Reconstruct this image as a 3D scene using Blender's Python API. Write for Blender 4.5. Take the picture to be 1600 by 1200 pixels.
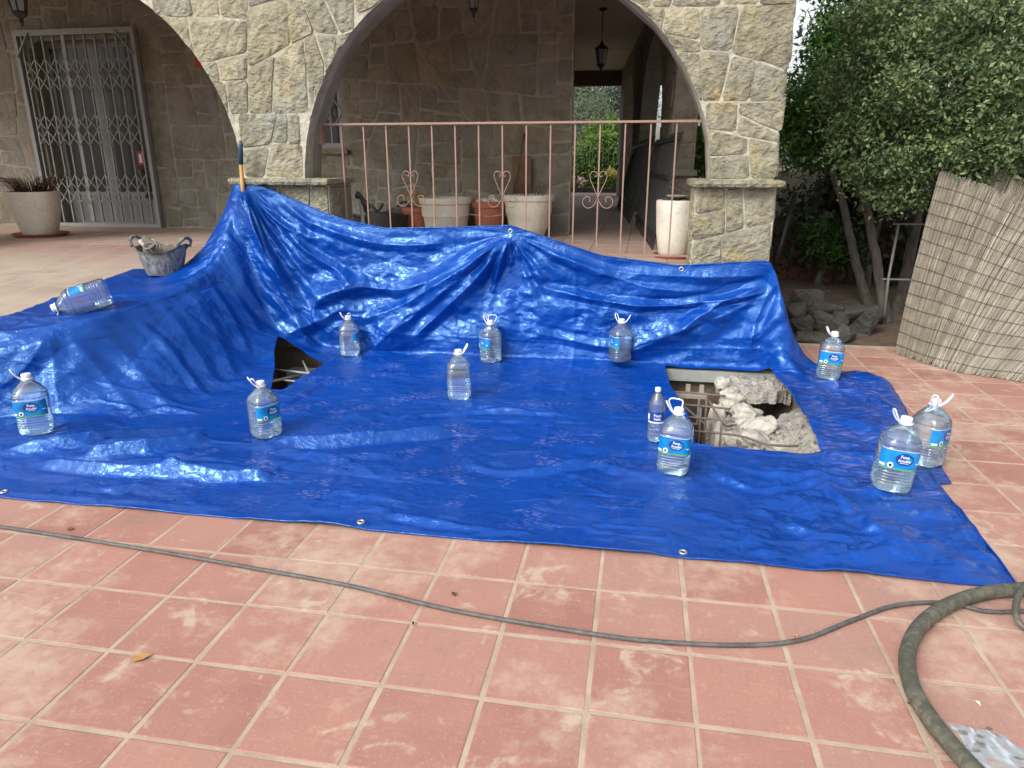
import bpy, bmesh, math, random
import numpy as np
from mathutils import Vector, Matrix, Euler
from math import sin, cos, pi, radians, sqrt, atan2

random.seed(7); RNG = np.random.default_rng(7)
for o in list(bpy.data.objects): bpy.data.objects.remove(o)
scene = bpy.context.scene
C = scene.collection

# ---------------------------------------------------------------- camera, sky, sun, exposure
PITCH, YAW, CAMH, FPX = radians(17.3), radians(10.0), 1.5, 1110.0
cam_d = bpy.data.cameras.new('camera'); cam = bpy.data.objects.new('camera', cam_d); C.objects.link(cam)
cam.location = (0, 0, CAMH); cam.rotation_euler = (pi/2 - PITCH, 0, YAW)
cam_d.sensor_width = 36; cam_d.lens = 36*FPX/1600; cam_d.clip_start = .05; cam_d.clip_end = 900
scene.camera = cam

SUN_EL, SUN_AZ = radians(40), radians(212)      # azimuth from +Y clockwise
world = bpy.data.worlds.new('World'); scene.world = world; world.use_nodes = True
wn = world.node_tree; wn.nodes.clear()
sky = wn.nodes.new('ShaderNodeTexSky'); sky.sky_type = 'NISHITA'; sky.sun_disc = False
sky.sun_elevation = SUN_EL; sky.sun_rotation = SUN_AZ; sky.air_density = 1.2; sky.dust_density = 4.0; sky.ozone_density = 1.0
hs = wn.nodes.new('ShaderNodeHueSaturation'); hs.inputs['Saturation'].default_value = .22
bg = wn.nodes.new('ShaderNodeBackground'); bg.inputs['Strength'].default_value = .15
wo = wn.nodes.new('ShaderNodeOutputWorld')
wn.links.new(sky.outputs[0], hs.inputs['Color']); wn.links.new(hs.outputs[0], bg.inputs['Color']); wn.links.new(bg.outputs[0], wo.inputs[0])
sun_d = bpy.data.lights.new('sun', 'SUN'); sun_d.energy = .9; sun_d.angle = radians(20); sun_d.color = (1, .96, .9)
sun = bpy.data.objects.new('sun', sun_d); C.objects.link(sun)
sdir = Vector((sin(SUN_AZ)*cos(SUN_EL), cos(SUN_AZ)*cos(SUN_EL), sin(SUN_EL)))
sun.rotation_euler = sdir.to_track_quat('Z', 'Y').to_euler(); sun.location = (0, 0, 12)
vs = scene.view_settings; vs.view_transform = 'Standard'; vs.look = 'None'; vs.gamma = 1; vs.use_curve_mapping = False
vs.exposure = 0.68
scene.render.engine = 'CYCLES'
cy = scene.cycles; cy.max_bounces = 10; cy.transparent_max_bounces = 24; cy.transmission_bounces = 10; cy.diffuse_bounces = 8
cy.use_denoising = True; cy.caustics_reflective = False; cy.caustics_refractive = False; cy.sample_clamp_indirect = 6

# ---------------------------------------------------------------- pixel (1600x1200 photo) -> point in the place
def ray(px, py):
    x = (px-800)/FPX; y = (600-py)/FPX
    f = cos(PITCH)+y*sin(PITCH); up = -sin(PITCH)+y*cos(PITCH)
    return (x*cos(YAW)-f*sin(YAW), x*sin(YAW)+f*cos(YAW), up)
def at_z(px, py, z=0):
    r = ray(px, py); t = (z-CAMH)/r[2]; return Vector((r[0]*t, r[1]*t, z))
def at_v(px, py, v):
    r = ray(px, py); t = v/r[1]; return Vector((r[0]*t, v, CAMH+r[2]*t))
def proj(p):
    d0, d1, d2 = p[0], p[1], p[2]-CAMH
    x = d0*cos(YAW)+d1*sin(YAW); f = -d0*sin(YAW)+d1*cos(YAW)
    zc = f*cos(PITCH)-d2*sin(PITCH); up = f*sin(PITCH)+d2*cos(PITCH)
    if zc < .05: return (-9999, -9999, zc)
    return (800+FPX*x/zc, 600-FPX*up/zc, zc)

# ---------------------------------------------------------------- materials
class N:
    def __init__(s, name):
        s.m = bpy.data.materials.new(name); s.m.use_nodes = True; s.t = s.m.node_tree; s.t.nodes.clear()
        s.out = s.t.nodes.new('ShaderNodeOutputMaterial')
    def n(s, typ, ins=None, **props):
        k = s.t.nodes.new('ShaderNode'+typ)
        for a, b in props.items(): setattr(k, a, b)
        for a, b in (ins or {}).items(): s.set(k.inputs[a], b)
        return k
    def set(s, sock, v):
        if isinstance(v, bpy.types.NodeSocket): s.t.links.new(v, sock)
        elif isinstance(v, bpy.types.Node): s.t.links.new(v.outputs[0], sock)
        else:
            if isinstance(v, tuple) and len(v) == 3 and sock.type == 'RGBA': v = (*v, 1)
            sock.default_value = v
    def pos(s, scale=(1, 1, 1), rot=(0, 0, 0), obj=False):
        src = s.n('TexCoord').outputs['Object'] if obj else s.n('NewGeometry').outputs['Position']
        return s.n('Mapping', {'Vector': src, 'Scale': scale, 'Rotation': rot}).outputs[0]
    def noise(s, vec, scale, detail=4, rough=.55, dist=0, out=0):
        k = s.n('TexNoise', {'Vector': vec, 'Scale': scale, 'Detail': detail, 'Roughness': rough, 'Distortion': dist}); return k.outputs[out]
    def ramp(s, fac, *stops):
        k = s.n('ValToRGB', {'Fac': fac}); e = k.color_ramp.elements
        while len(e) < len(stops): e.new(.5)
        for el, (p, c) in zip(e, stops):
            el.position = p; el.color = (*c, 1) if isinstance(c, tuple) else (c, c, c, 1)
        return k.outputs[0]
    def mix(s, fac, a, b, blend='MIX'):
        k = s.n('Mix', data_type='RGBA', blend_type=blend); s.set(k.inputs[0], fac); s.set(k.inputs[6], a); s.set(k.inputs[7], b); return k.outputs[2]
    def math(s, op, a, b=0.0, clamp=False):
        k = s.n('Math', operation=op, use_clamp=clamp); s.set(k.inputs[0], a); s.set(k.inputs[1], b); return k.outputs[0]
    def bump(s, h, strength=.3, dist=.01, normal=None):
        d = {'Height': h, 'Strength': strength, 'Distance': dist}
        if normal is not None: d['Normal'] = normal
        return s.n('Bump', d).outputs[0]
    def bsdf(s, color, rough=.6, normal=None, **kw):
        d = {'Base Color': color, 'Roughness': rough}
        if normal is not None: d['Normal'] = normal
        d.update(kw); b = s.n('BsdfPrincipled', d); return b.outputs[0]
    def done(s, sh): s.t.links.new(sh, s.out.inputs[0]); return s.m
MAT = {}
def simple(name, col, rough=.6, var=.25, scale=20, bump=.15, dist=.004, **kw):
    k = N(name); p = k.pos()
    n1 = k.noise(p, scale, 5); n2 = k.noise(p, scale*.22, 3)
    f = k.math('ADD', k.math('MULTIPLY', n1, .55), k.math('MULTIPLY', n2, .45))
    dark = tuple(c*(1-var) for c in col); lite = tuple(min(1, c*(1+var)) for c in col)
    c = k.ramp(f, (.32, dark), (.68, lite))
    return k.done(k.bsdf(c, rough, k.bump(n1, bump, dist), **kw))

# terracotta floor tiles: colour differs from tile to tile, worn and dusted over
def tile_mat(name, joints=False, pale=0.0, pitch=.307, u0=-.08, v0=1.366):
    k = N(name); p = k.pos()
    big = k.noise(p, 1.1, 4); mid = k.noise(p, 5.5, 6, .62); fine = k.noise(p, 60, 4, .6)
    scr = k.noise(k.pos((9, 60, 9), (0, 0, .5)), 1.0, 3, .6); scr2 = k.noise(k.pos((55, 7, 9), (0, 0, .2)), 1.0, 3, .6)
    if joints:
        sep = k.n('SeparateXYZ', {0: p})
        fu = k.math('DIVIDE', k.math('SUBTRACT', sep.outputs[0], u0), pitch); fv = k.math('DIVIDE', k.math('SUBTRACT', sep.outputs[1], v0), pitch)
        cell = k.n('CombineXYZ', {0: k.math('FLOOR', fu), 1: k.math('FLOOR', fv)})
        rnd = k.n('TexWhiteNoise', {0: cell}, noise_dimensions='3D').outputs[0]
    else: rnd = k.n('ObjectInfo').outputs['Random']
    base = k.ramp(rnd, (0, (.32, .15, .118)), (.25, (.37, .182, .145)), (.6, (.41, .21, .165)), (1, (.38, .225, .185)))
    base = k.mix(k.ramp(mid, (.35, 0), (.7, .55)), base, (.46, .225, .165))
    base = k.mix(k.ramp(scr, (.55, 0), (.75, .35)), base, (.50, .30, .225))
    base = k.mix(k.ramp(scr2, (.58, 0), (.78, .28)), base, (.25, .105, .08))
    grit = k.noise(p, 85, 5, .75); rag = k.noise(p, 22, 8, .72, .5)
    blot = k.math('ADD', k.math('MULTIPLY', k.noise(p, 4.2, 4, .6, .8), .72), k.math('MULTIPLY', rag, .28))
    base = k.mix(k.ramp(k.math('ADD', k.math('MULTIPLY', k.noise(k.pos((1, 1, 1), (0, 0, 1.1)), 3.6, 4, .6), .75), k.math('MULTIPLY', rag, .25)), (.60, 0), (.66, .45)), base, (.24, .19, .155))
    base = k.mix(k.ramp(blot, (.57, 0), (.635, .7)), base, (.54, .43, .325))
    dm = k.math('ADD', k.math('MULTIPLY', big, .55), k.math('ADD', k.math('MULTIPLY', mid, .27), k.math('MULTIPLY', rag, .18)))
    base = k.mix(k.ramp(dm, (.50, 0), (.58, .5), (.66, .85)), base, (.55, .435, .33))
    sl = k.noise(k.pos((70, 5, 9), (0, 0, -.75)), 1.0, 4, .65, .6)
    base = k.mix(k.ramp(sl, (.66, 0), (.74, .22)), base, (.56, .42, .33))
    base = k.mix(k.ramp(grit, (.58, 0), (.70, .55)), base, (.62, .50, .40))
    base = k.mix(k.ramp(grit, (.32, .5), (.42, 0)), base, (.26, .12, .09))
    if pale: base = k.mix(pale, base, (.42, .35, .29))
    if joints:
        fr = []
        for q in (fu, fv):
            a = k.math('ABSOLUTE', k.math('SUBTRACT', k.math('FRACT', q), .5)); fr.append(k.ramp(a, (.465, 0), (.478, 1)))
        base = k.mix(k.math('MAXIMUM', fr[0], fr[1]), base, (.27, .22, .175))
    h = k.math('ADD', k.math('MULTIPLY', mid, .7), k.math('MULTIPLY', fine, .35))
    return k.done(k.bsdf(base, k.ramp(mid, (.3, .55), (.7, .8)), k.bump(h, .25, .004)))
MAT['tile'] = tile_mat('terracotta_tile'); MAT['porch_tile_piece'] = tile_mat('porch_tile_piece', False, .55); MAT['porch_tile'] = tile_mat('porch_tile', True, .6, .33, -.1, 5.6)
def grout():
    k = N('grout'); p = k.pos(); n = k.noise(p, 9, 5); f = k.noise(p, 120, 3)
    c = k.ramp(n, (.3, (.37, .275, .205)), (.7, (.52, .41, .315)))
    return k.done(k.bsdf(c, .9, k.bump(f, .4, .004)))
MAT['grout'] = grout()

def stone_mat(name, cols, moss=.0, rough=.85, bump=.9, bscale=1.0, grey=None):
    k = N(name); p = k.pos()
    r = k.n('ObjectInfo').outputs['Random']
    c = k.ramp(r, *[(i/(len(cols)-1), q) for i, q in enumerate(cols)])
    n1 = k.noise(p, 5*bscale, 8, .62, .5); n2 = k.noise(p, 26*bscale, 8, .65, .3); n3 = k.noise(p, 140, 3)
    c = k.mix(k.ramp(k.noise(k.pos((1, 1, 1), (.3, 0, .2)), 1.1, 3), (.42, .55), (.6, 0)), c, grey or (.255, .255, .20))
    c = k.mix(k.ramp(n1, (.38, .6), (.58, 0)), c, tuple(q*.55 for q in cols[0]))
    c = k.mix(k.ramp(n2, (.45, 0), (.72, .45)), c, tuple(min(1, q*1.3) for q in cols[-1]))
    c = k.mix(k.ramp(k.noise(p, 2.2, 5, .6, 1.0), (.58, 0), (.70, .45)), c, grey or (.30, .31, .29))
    if moss: c = k.mix(k.math('MULTIPLY', k.ramp(k.noise(p, 3.1, 7, .7, .8), (.56, 0), (.66, 1)), moss), c, (.40, .31, .10))
    c = k.mix(k.ramp(k.noise(p, 11, 8, .72), (.62, 0), (.72, .55)), c, (.10, .095, .08))
    lay = k.n('TexWave', {'Vector': k.pos((3, 3, 9)), 'Scale': 1.2, 'Distortion': 9, 'Detail': 4, 'Detail Scale': 1.5}).outputs[1]
    h = k.math('ADD', k.math('MULTIPLY', n2, .9), k.math('ADD', k.math('MULTIPLY', n1, 1.6), k.math('MULTIPLY', n3, .12)))
    h = k.math('ADD', h, k.math('MULTIPLY', lay, .30)); chip = k.n('TexVoronoi', {'Vector': k.n('VectorMath', {0: k.pos((9, 9, 11)), 1: k.n('VectorMath', {0: k.n('TexNoise', {'Vector': p, 'Scale': 8, 'Detail': 4}).outputs[1], 'Scale': 1.2}, operation='SCALE').outputs[0]}, operation='ADD').outputs[0], 'Scale': bscale}, feature='F1', distance='MANHATTAN').outputs[0]; h = k.math('ADD', h, k.math('MULTIPLY', chip, .55))
    return k.done(k.bsdf(c, rough, k.bump(h, bump, .03)))
MAT['stone_front'] = stone_mat('facade_sandstone', [(.27, .25, .165), (.355, .315, .20), (.305, .30, .235), (.46, .405, .265), (.385, .355, .245)], .55)
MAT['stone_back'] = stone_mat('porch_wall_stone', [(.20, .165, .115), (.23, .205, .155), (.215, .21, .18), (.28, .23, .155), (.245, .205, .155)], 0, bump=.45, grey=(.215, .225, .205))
MAT['rock'] = stone_mat('rock', [(.05, .046, .038), (.09, .077, .06), (.068, .068, .062)], 0, bump=.8, grey=(.085, .082, .072))
MAT['mortar_front'] = simple('facade_mortar', (.41, .39, .305), .95, .35, 22, .7, .03)
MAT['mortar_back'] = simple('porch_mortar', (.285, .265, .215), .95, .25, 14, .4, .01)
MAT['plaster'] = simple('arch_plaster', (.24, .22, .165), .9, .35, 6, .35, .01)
MAT['ceiling'] = simple('ceiling_paint', (.84, .76, .65), .85, .1, 3, .1, .004)
MAT['beam'] = simple('beam_wood', (.13, .085, .055), .8, .3, 12)
MAT['soil'] = simple('soil', (.115, .078, .055), .95, .5, 18, .8, .03)
MAT['gravel'] = simple('concrete_rubble', (.36, .335, .29), .95, .45, 26, 1.0, .03)
MAT['lime'] = simple('broken_concrete', (.50, .47, .41), .95, .3, 24, .9, .03)
MAT['pit'] = simple('pit_earth', (.16, .12, .09), .95, .5, 9, .8, .03)
MAT['ramp'] = None
def ramp_mat():
    k = N('dusty_ramp'); p = k.pos()
    n = k.noise(p, 2.0, 6, .6, .5); m = k.noise(p, 14, 6, .6)
    sep = k.n('SeparateXYZ', {0: p})
    c = k.ramp(n, (.3, (.28, .215, .165)), (.55, (.40, .325, .26)), (.75, (.33, .25, .20)))
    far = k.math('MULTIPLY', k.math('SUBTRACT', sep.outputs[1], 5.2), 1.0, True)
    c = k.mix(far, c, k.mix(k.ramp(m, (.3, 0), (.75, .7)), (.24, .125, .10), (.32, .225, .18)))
    def joint(q, off, pit, w):
        a = k.math('ABSOLUTE', k.math('SUBTRACT', k.math('FRACT', k.math('DIVIDE', k.math('SUBTRACT', q, off), pit)), .5)); return k.ramp(a, (.5-w*1.6, 0), (.5-w, 1))
    j = k.math('MAXIMUM', joint(sep.outputs[0], .12, .33, .018), joint(sep.outputs[1], .1, .33, .018))
    c = k.mix(k.math('MULTIPLY', j, k.ramp(n, (.35, .9), (.6, .35))), c, (.44, .37, .30))
    return k.done(k.bsdf(c, .85, k.bump(m, .3, .006)))
MAT['ramp'] = ramp_mat()

def tarp_mat():
    k = N('blue_tarpaulin'); p = k.pos(); sep = k.n('SeparateXYZ', {0: p}); X, Y, Z = sep.outputs
    big = k.noise(p, 1.3, 4); c = k.ramp(big, (.3, (.0008, .043, .275)), (.7, (.0012, .057, .36)))
    # dusty boot prints trodden on the flat part
    blob = k.noise(p, 3.6, 2, .5, .0); blob2 = k.noise(k.pos((1, 1, 1), (0, 0, .8)), 7.5, 2, .5)
    vor = k.n('TexVoronoi', {'Vector': k.pos((22, 74, 1), (0, 0, .45)), 'Scale': 1.0, 'Randomness': .75}, feature='DISTANCE_TO_EDGE').outputs[0]
    tread = k.ramp(vor, (.12, 0), (.20, 1))
    flat = k.math('LESS_THAN', Z, .06)
    inx = k.ramp(k.math('MULTIPLY', k.math('ADD', X, 3.0), .25), (.05, 0), (.2, 1), (.68, 1), (.84, 0))
    iny = k.ramp(k.math('MULTIPLY', k.math('SUBTRACT', Y, 2.4), .3), (.06, 0), (.14, 1), (.62, 1), (.9, .55))
    prints = k.math('MULTIPLY', k.math('MULTIPLY', k.ramp(blob, (.53, 0), (.60, 1)), k.ramp(blob2, (.44, .0), (.52, 1))), tread)
    prints = k.math('MULTIPLY', k.math('MULTIPLY', prints, flat), k.math('MULTIPLY', inx, iny))
    c = k.mix(k.math('MULTIPLY', prints, .28), c, (.30, .27, .42))
    # scuffed dusty lobe at the right
    rr = k.ramp(k.math('MULTIPLY', k.math('SUBTRACT', X, .95), 1.4), (.0, 0), (.2, 1)); ry = k.math('GREATER_THAN', Y, 3.3)
    sc = k.ramp(k.noise(k.pos((4, 30, 8), (0, 0, -.5)), 1.6, 6, .7, 1.5), (.5, 0), (.68, 1))
    c = k.mix(k.math('MULTIPLY', k.math('MULTIPLY', k.math('MULTIPLY', sc, rr), k.math('MULTIPLY', ry, flat)), .5), c, (.30, .26, .42))
    dustn = k.noise(p, 2.4, 6, .65)
    c = k.mix(k.math('MULTIPLY', k.ramp(dustn, (.5, 0), (.75, .10)), flat), c, (.16, .19, .42))
    wob = k.n('TexNoise', {'Vector': p, 'Scale': 7, 'Detail': 3}).outputs[1]
    def crumple(scale, rot, amt):
        v = k.n('VectorMath', {0: k.pos(scale, rot), 1: k.n('VectorMath', {0: wob, 'Scale': amt}, operation='SCALE').outputs[0]}, operation='ADD').outputs[0]
        return k.n('TexVoronoi', {'Vector': v, 'Scale': 1.0}, feature='F1', distance='MANHATTAN').outputs[0]
    h = k.math('ADD', k.math('MULTIPLY', crumple((7, 13, 13), (0, .3, .3), 1.0), .020), k.math('MULTIPLY', crumple((26, 14, 20), (.2, 0, -.6), 1.4), .007))
    nb = k.bump(k.math('MULTIPLY', h, k.ramp(k.noise(p, 2.2, 3), (.40, .08), (.64, .85))), .42, 1.0)
    line = k.math('ABSOLUTE', k.math('SUBTRACT', k.noise(k.pos((10, 26, 20), (0, .2, .3)), 1.0, 4, .6, 1.2), .5))
    nb = k.bump(k.ramp(line, (0, 1), (.04, 0)), .30, .004, nb)
    rough = k.math('ADD', k.ramp(dustn, (.3, .15), (.75, .25)), k.math('MULTIPLY', prints, .3))
    return k.done(k.bsdf(c, rough, nb, **{'Specular IOR Level': 1.0, 'IOR': 1.55, 'Specular Tint': (.34, .64, 1.0, 1)}))
MAT['tarp'] = tarp_mat()
MAT['hem'] = simple('tarp_hem', (.004, .05, .42), .35, .1, 30, .2, .003)
MAT['grommet'] = simple('grommet_metal', (.62, .62, .60), .35, .1, 40, .05, .001, Metallic=.8)

def plastic_film(name, tint, white=.06, rough=.06, trans=.82):
    k = N(name)
    tr = k.n('BsdfTransparent', {'Color': tint}).outputs[0]; gl = k.n('BsdfGlossy', {'Color': (1, 1, 1), 'Roughness': rough}).outputs[0]
    tl = k.n('BsdfDiffuse', {'Color': (.88, .93, .97)}).outputs[0]
    fr = k.n('Fresnel', {'IOR': 1.55}).outputs[0]
    a = k.n('MixShader', {0: white, 1: tr, 2: tl}).outputs[0]
    return k.done(k.n('MixShader', {0: k.math('MULTIPLY', fr, 1.25, True), 1: a, 2: gl}).outputs[0])
MAT['pet'] = plastic_film('bottle_plastic', (.94, .975, 1.0), .085)
MAT['film'] = plastic_film('clear_film', (.97, .97, .97), .07, .3)
def water_mat():
    k = N('water'); gl = k.n('BsdfGlass', {'Color': (.90, .96, .985), 'Roughness': .03, 'IOR': 1.33}).outputs[0]
    tr = k.n('BsdfTransparent', {'Color': (.90, .965, 1.0)}).outputs[0]
    return k.done(k.n('MixShader', {0: .60, 1: gl, 2: tr}).outputs[0])
MAT['water'] = water_mat()
MAT['cap'] = simple('white_plastic', (.80, .82, .84), .35, .04, 30, .02, .001)
MAT['label_blue'] = simple('label_blue', (.008, .22, .56), .35, .45, 30, 0, .001)
MAT['label_navy'] = simple('label_navy', (.008, .05, .26), .4, .15, 30, 0, .001)
MAT['label_green'] = simple('label_green', (.10, .36, .12), .4, .4, 40, 0, .001)
MAT['label_white'] = simple('label_white', (.85, .87, .88), .4, .02, 30, 0, .001)
MAT['label_dark'] = simple('label_dark', (.015, .03, .02), .4, .05, 30, 0, .001)
MAT['rail'] = simple('railing_paint', (.30, .185, .14), .55, .15, 25, .1, .002)
MAT['iron'] = simple('black_iron', (.018, .018, .018), .5, .3, 30, .15, .002)
MAT['frost'] = simple('lamp_glass', (.30, .30, .27), .3, .1, 20, .02, .001, **{'Specular IOR Level': .6})
MAT['alu'] = simple('grey_painted_metal', (.25, .255, .25), .45, .14, 30, .08, .002)
MAT['white_alu'] = simple('white_aluminium', (.26, .27, .27), .45, .08, 30, .05, .002)
MAT['door'] = simple('door_panel', (.20, .21, .21), .5, .1, 12, .05, .002)
MAT['curtain'] = simple('curtain_cloth', (.26, .24, .20), .9, .15, 8, .1, .01)
MAT['red'] = simple('red_print', (.45, .03, .03), .5, .1, 20, 0, .001)
def pane():
    k = N('window_glass'); return k.done(k.bsdf((.035, .034, .03), .25, None, **{'Specular IOR Level': .25}))
MAT['pane'] = pane()
def pot_white():
    k = N('speckled_white_pot'); p = k.pos(); v = k.noise(p, 75, 3, .6); n = k.noise(p, 5, 5)
    c = k.mix(k.ramp(v, (.30, .6), (.45, 0)), k.ramp(n, (.3, (.60, .56, .47)), (.7, (.76, .72, .63))), (.34, .28, .21))
    return k.done(k.bsdf(c, .8, k.bump(v, .5, .006)))
MAT['pot_white'] = pot_white()
MAT['terra'] = simple('terracotta', (.36, .125, .075), .75, .15, 12, .1, .003)
MAT['twig'] = simple('dry_twigs', (.13, .065, .035), .9, .4, 40, .2, .003)
MAT['pebble'] = simple('white_pebbles', (.62, .60, .55), .7, .2, 30, .2, .004)
MAT['rubber'] = simple('black_rubber', (.035, .036, .037), .6, .5, 14, .4, .006)
def dusty_rubber():
    k = N('cement_dusted_rubber'); p = k.pos(); n = k.noise(k.pos((1, 1, .35)), 32, 8, .7, .6); m = k.noise(p, 7, 5)
    c = k.mix(k.ramp(n, (.42, 0), (.66, 1)), (.06, .065, .066), (.33, .335, .32)); c = k.mix(k.ramp(m, (.45, 0), (.75, .25)), c, (.46, .46, .43))
    return k.done(k.bsdf(c, .85, k.bump(n, .5, .008)))
MAT['dusty'] = dusty_rubber()
MAT['shoe'] = simple('dusty_shoe', (.15, .135, .105), .85, .35, 24, .4, .006)
MAT['lace'] = simple('shoe_lace', (.42, .40, .35), .9, .2, 40, .2, .002)
MAT['sole'] = simple('shoe_sole', (.40, .38, .33), .85, .2, 30, .3, .003)
def hose_mat():
    k = N('dusty_hose'); p = k.pos(); n = k.noise(p, 32, 6, .7, .4); m = k.noise(p, 6, 4)
    f = k.math('MULTIPLY', k.ramp(n, (.45, 0), (.62, 1)), k.ramp(m, (.35, .25), (.65, 1)))
    c = k.mix(k.math('MULTIPLY', f, .5), (.075, .075, .055), (.30, .275, .215)); return k.done(k.bsdf(c, .6, k.bump(n, .3, .004)))
MAT['hose'] = hose_mat()
MAT['cable'] = simple('cable_rubber', (.10, .10, .095), .6, .5, 45, .2, .002)
MAT['pale_wire'] = simple('pale_wire', (.42, .36, .28), .7, .1, 30, .05, .001)
MAT['handle_wood'] = simple('handle_wood', (.42, .23, .07), .5, .2, 18, .1, .002)
MAT['ferrule'] = simple('blue_ferrule', (.03, .085, .13), .45, .3, 30, .1, .002)
MAT['board'] = simple('brown_board', (.16, .095, .06), .85, .3, 12, .2, .004)
MAT['wood_red'] = simple('red_brown_boards', (.12, .045, .03), .8, .35, 14, .3, .006)
MAT['rebar'] = simple('rusty_rebar', (.16, .12, .09), .75, .4, 45, .4, .003)
MAT['steel'] = simple('grey_steel', (.36, .37, .36), .5, .15, 16, .1, .003, Metallic=.3)
MAT['timber'] = simple('pale_timber', (.33, .29, .23), .85, .25, 16, .2, .004)
def bark():
    k = N('bark'); p = k.pos((1, 1, .3)); n = k.noise(p, 22, 7, .65, .4)
    return k.done(k.bsdf(k.ramp(n, (.3, (.05, .043, .035)), (.7, (.15, .13, .105))), .95, k.bump(n, .9, .02)))
MAT['bark'] = bark()
def leaf(name, cols, rough=.45, trans=.25):
    k = N(name); r = k.n('NewGeometry').outputs['Random Per Island']
    c = k.ramp(r, *[(i/(len(cols)-1), q) for i, q in enumerate(cols)])
    c = k.mix(k.ramp(k.noise(k.pos(), 2.6, 3), (.40, .5), (.60, 0)), c, tuple(q*.6 for q in cols[1]))
    b = k.bsdf(c, rough); t = k.n('BsdfTranslucent', {'Color': c}).outputs[0]
    return k.done(k.n('MixShader', {0: trans, 1: b, 2: t}).outputs[0])
MAT['leaf_oak'] = leaf('oak_leaves', [(.065, .115, .045), (.11, .175, .07), (.16, .24, .10), (.25, .34, .145), (.43, .49, .22)], .42, .38)
MAT['leaf_laurel'] = leaf('laurel_leaves', [(.025, .075, .012), (.045, .12, .02), (.075, .19, .03), (.15, .32, .05)], .33, .35)
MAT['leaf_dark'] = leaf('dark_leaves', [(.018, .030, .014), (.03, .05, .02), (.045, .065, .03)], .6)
MAT['leaf_olive'] = leaf('olive_leaves', [(.10, .14, .075), (.15, .19, .11), (.21, .25, .16)], .6)
MAT['leaf_lime'] = leaf('bright_hedge_leaves', [(.05, .12, .015), (.10, .20, .025), (.17, .28, .03)], .5)
MAT['leaf_pine'] = leaf('pine_needles', [(.03, .055, .03), (.05, .08, .045), (.075, .10, .06)], .7)
MAT['petal_y'] = leaf('yellow_flowers', [(.65, .52, .10), (.70, .62, .25)], .6)
MAT['petal_p'] = leaf('pale_pink_flowers', [(.68, .42, .42), (.75, .62, .58)], .6)
def reed_mat():
    k = N('dry_reeds'); r = k.n('NewGeometry').outputs['Random Per Island']; p = k.pos()
    c = k.ramp(r, (0, (.17, .145, .11)), (.3, (.28, .25, .195)), (.6, (.36, .325, .26)), (.85, (.22, .195, .15)), (1, (.50, .45, .36)))
    n = k.noise(p, 9, 5, .6); c = k.mix(k.ramp(n, (.42, .5), (.65, 0)), c, (.14, .125, .095))
    return k.done(k.bsdf(c, .7, k.bump(k.noise(p, 70, 3), .2, .002)))
MAT['reed'] = reed_mat()

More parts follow.
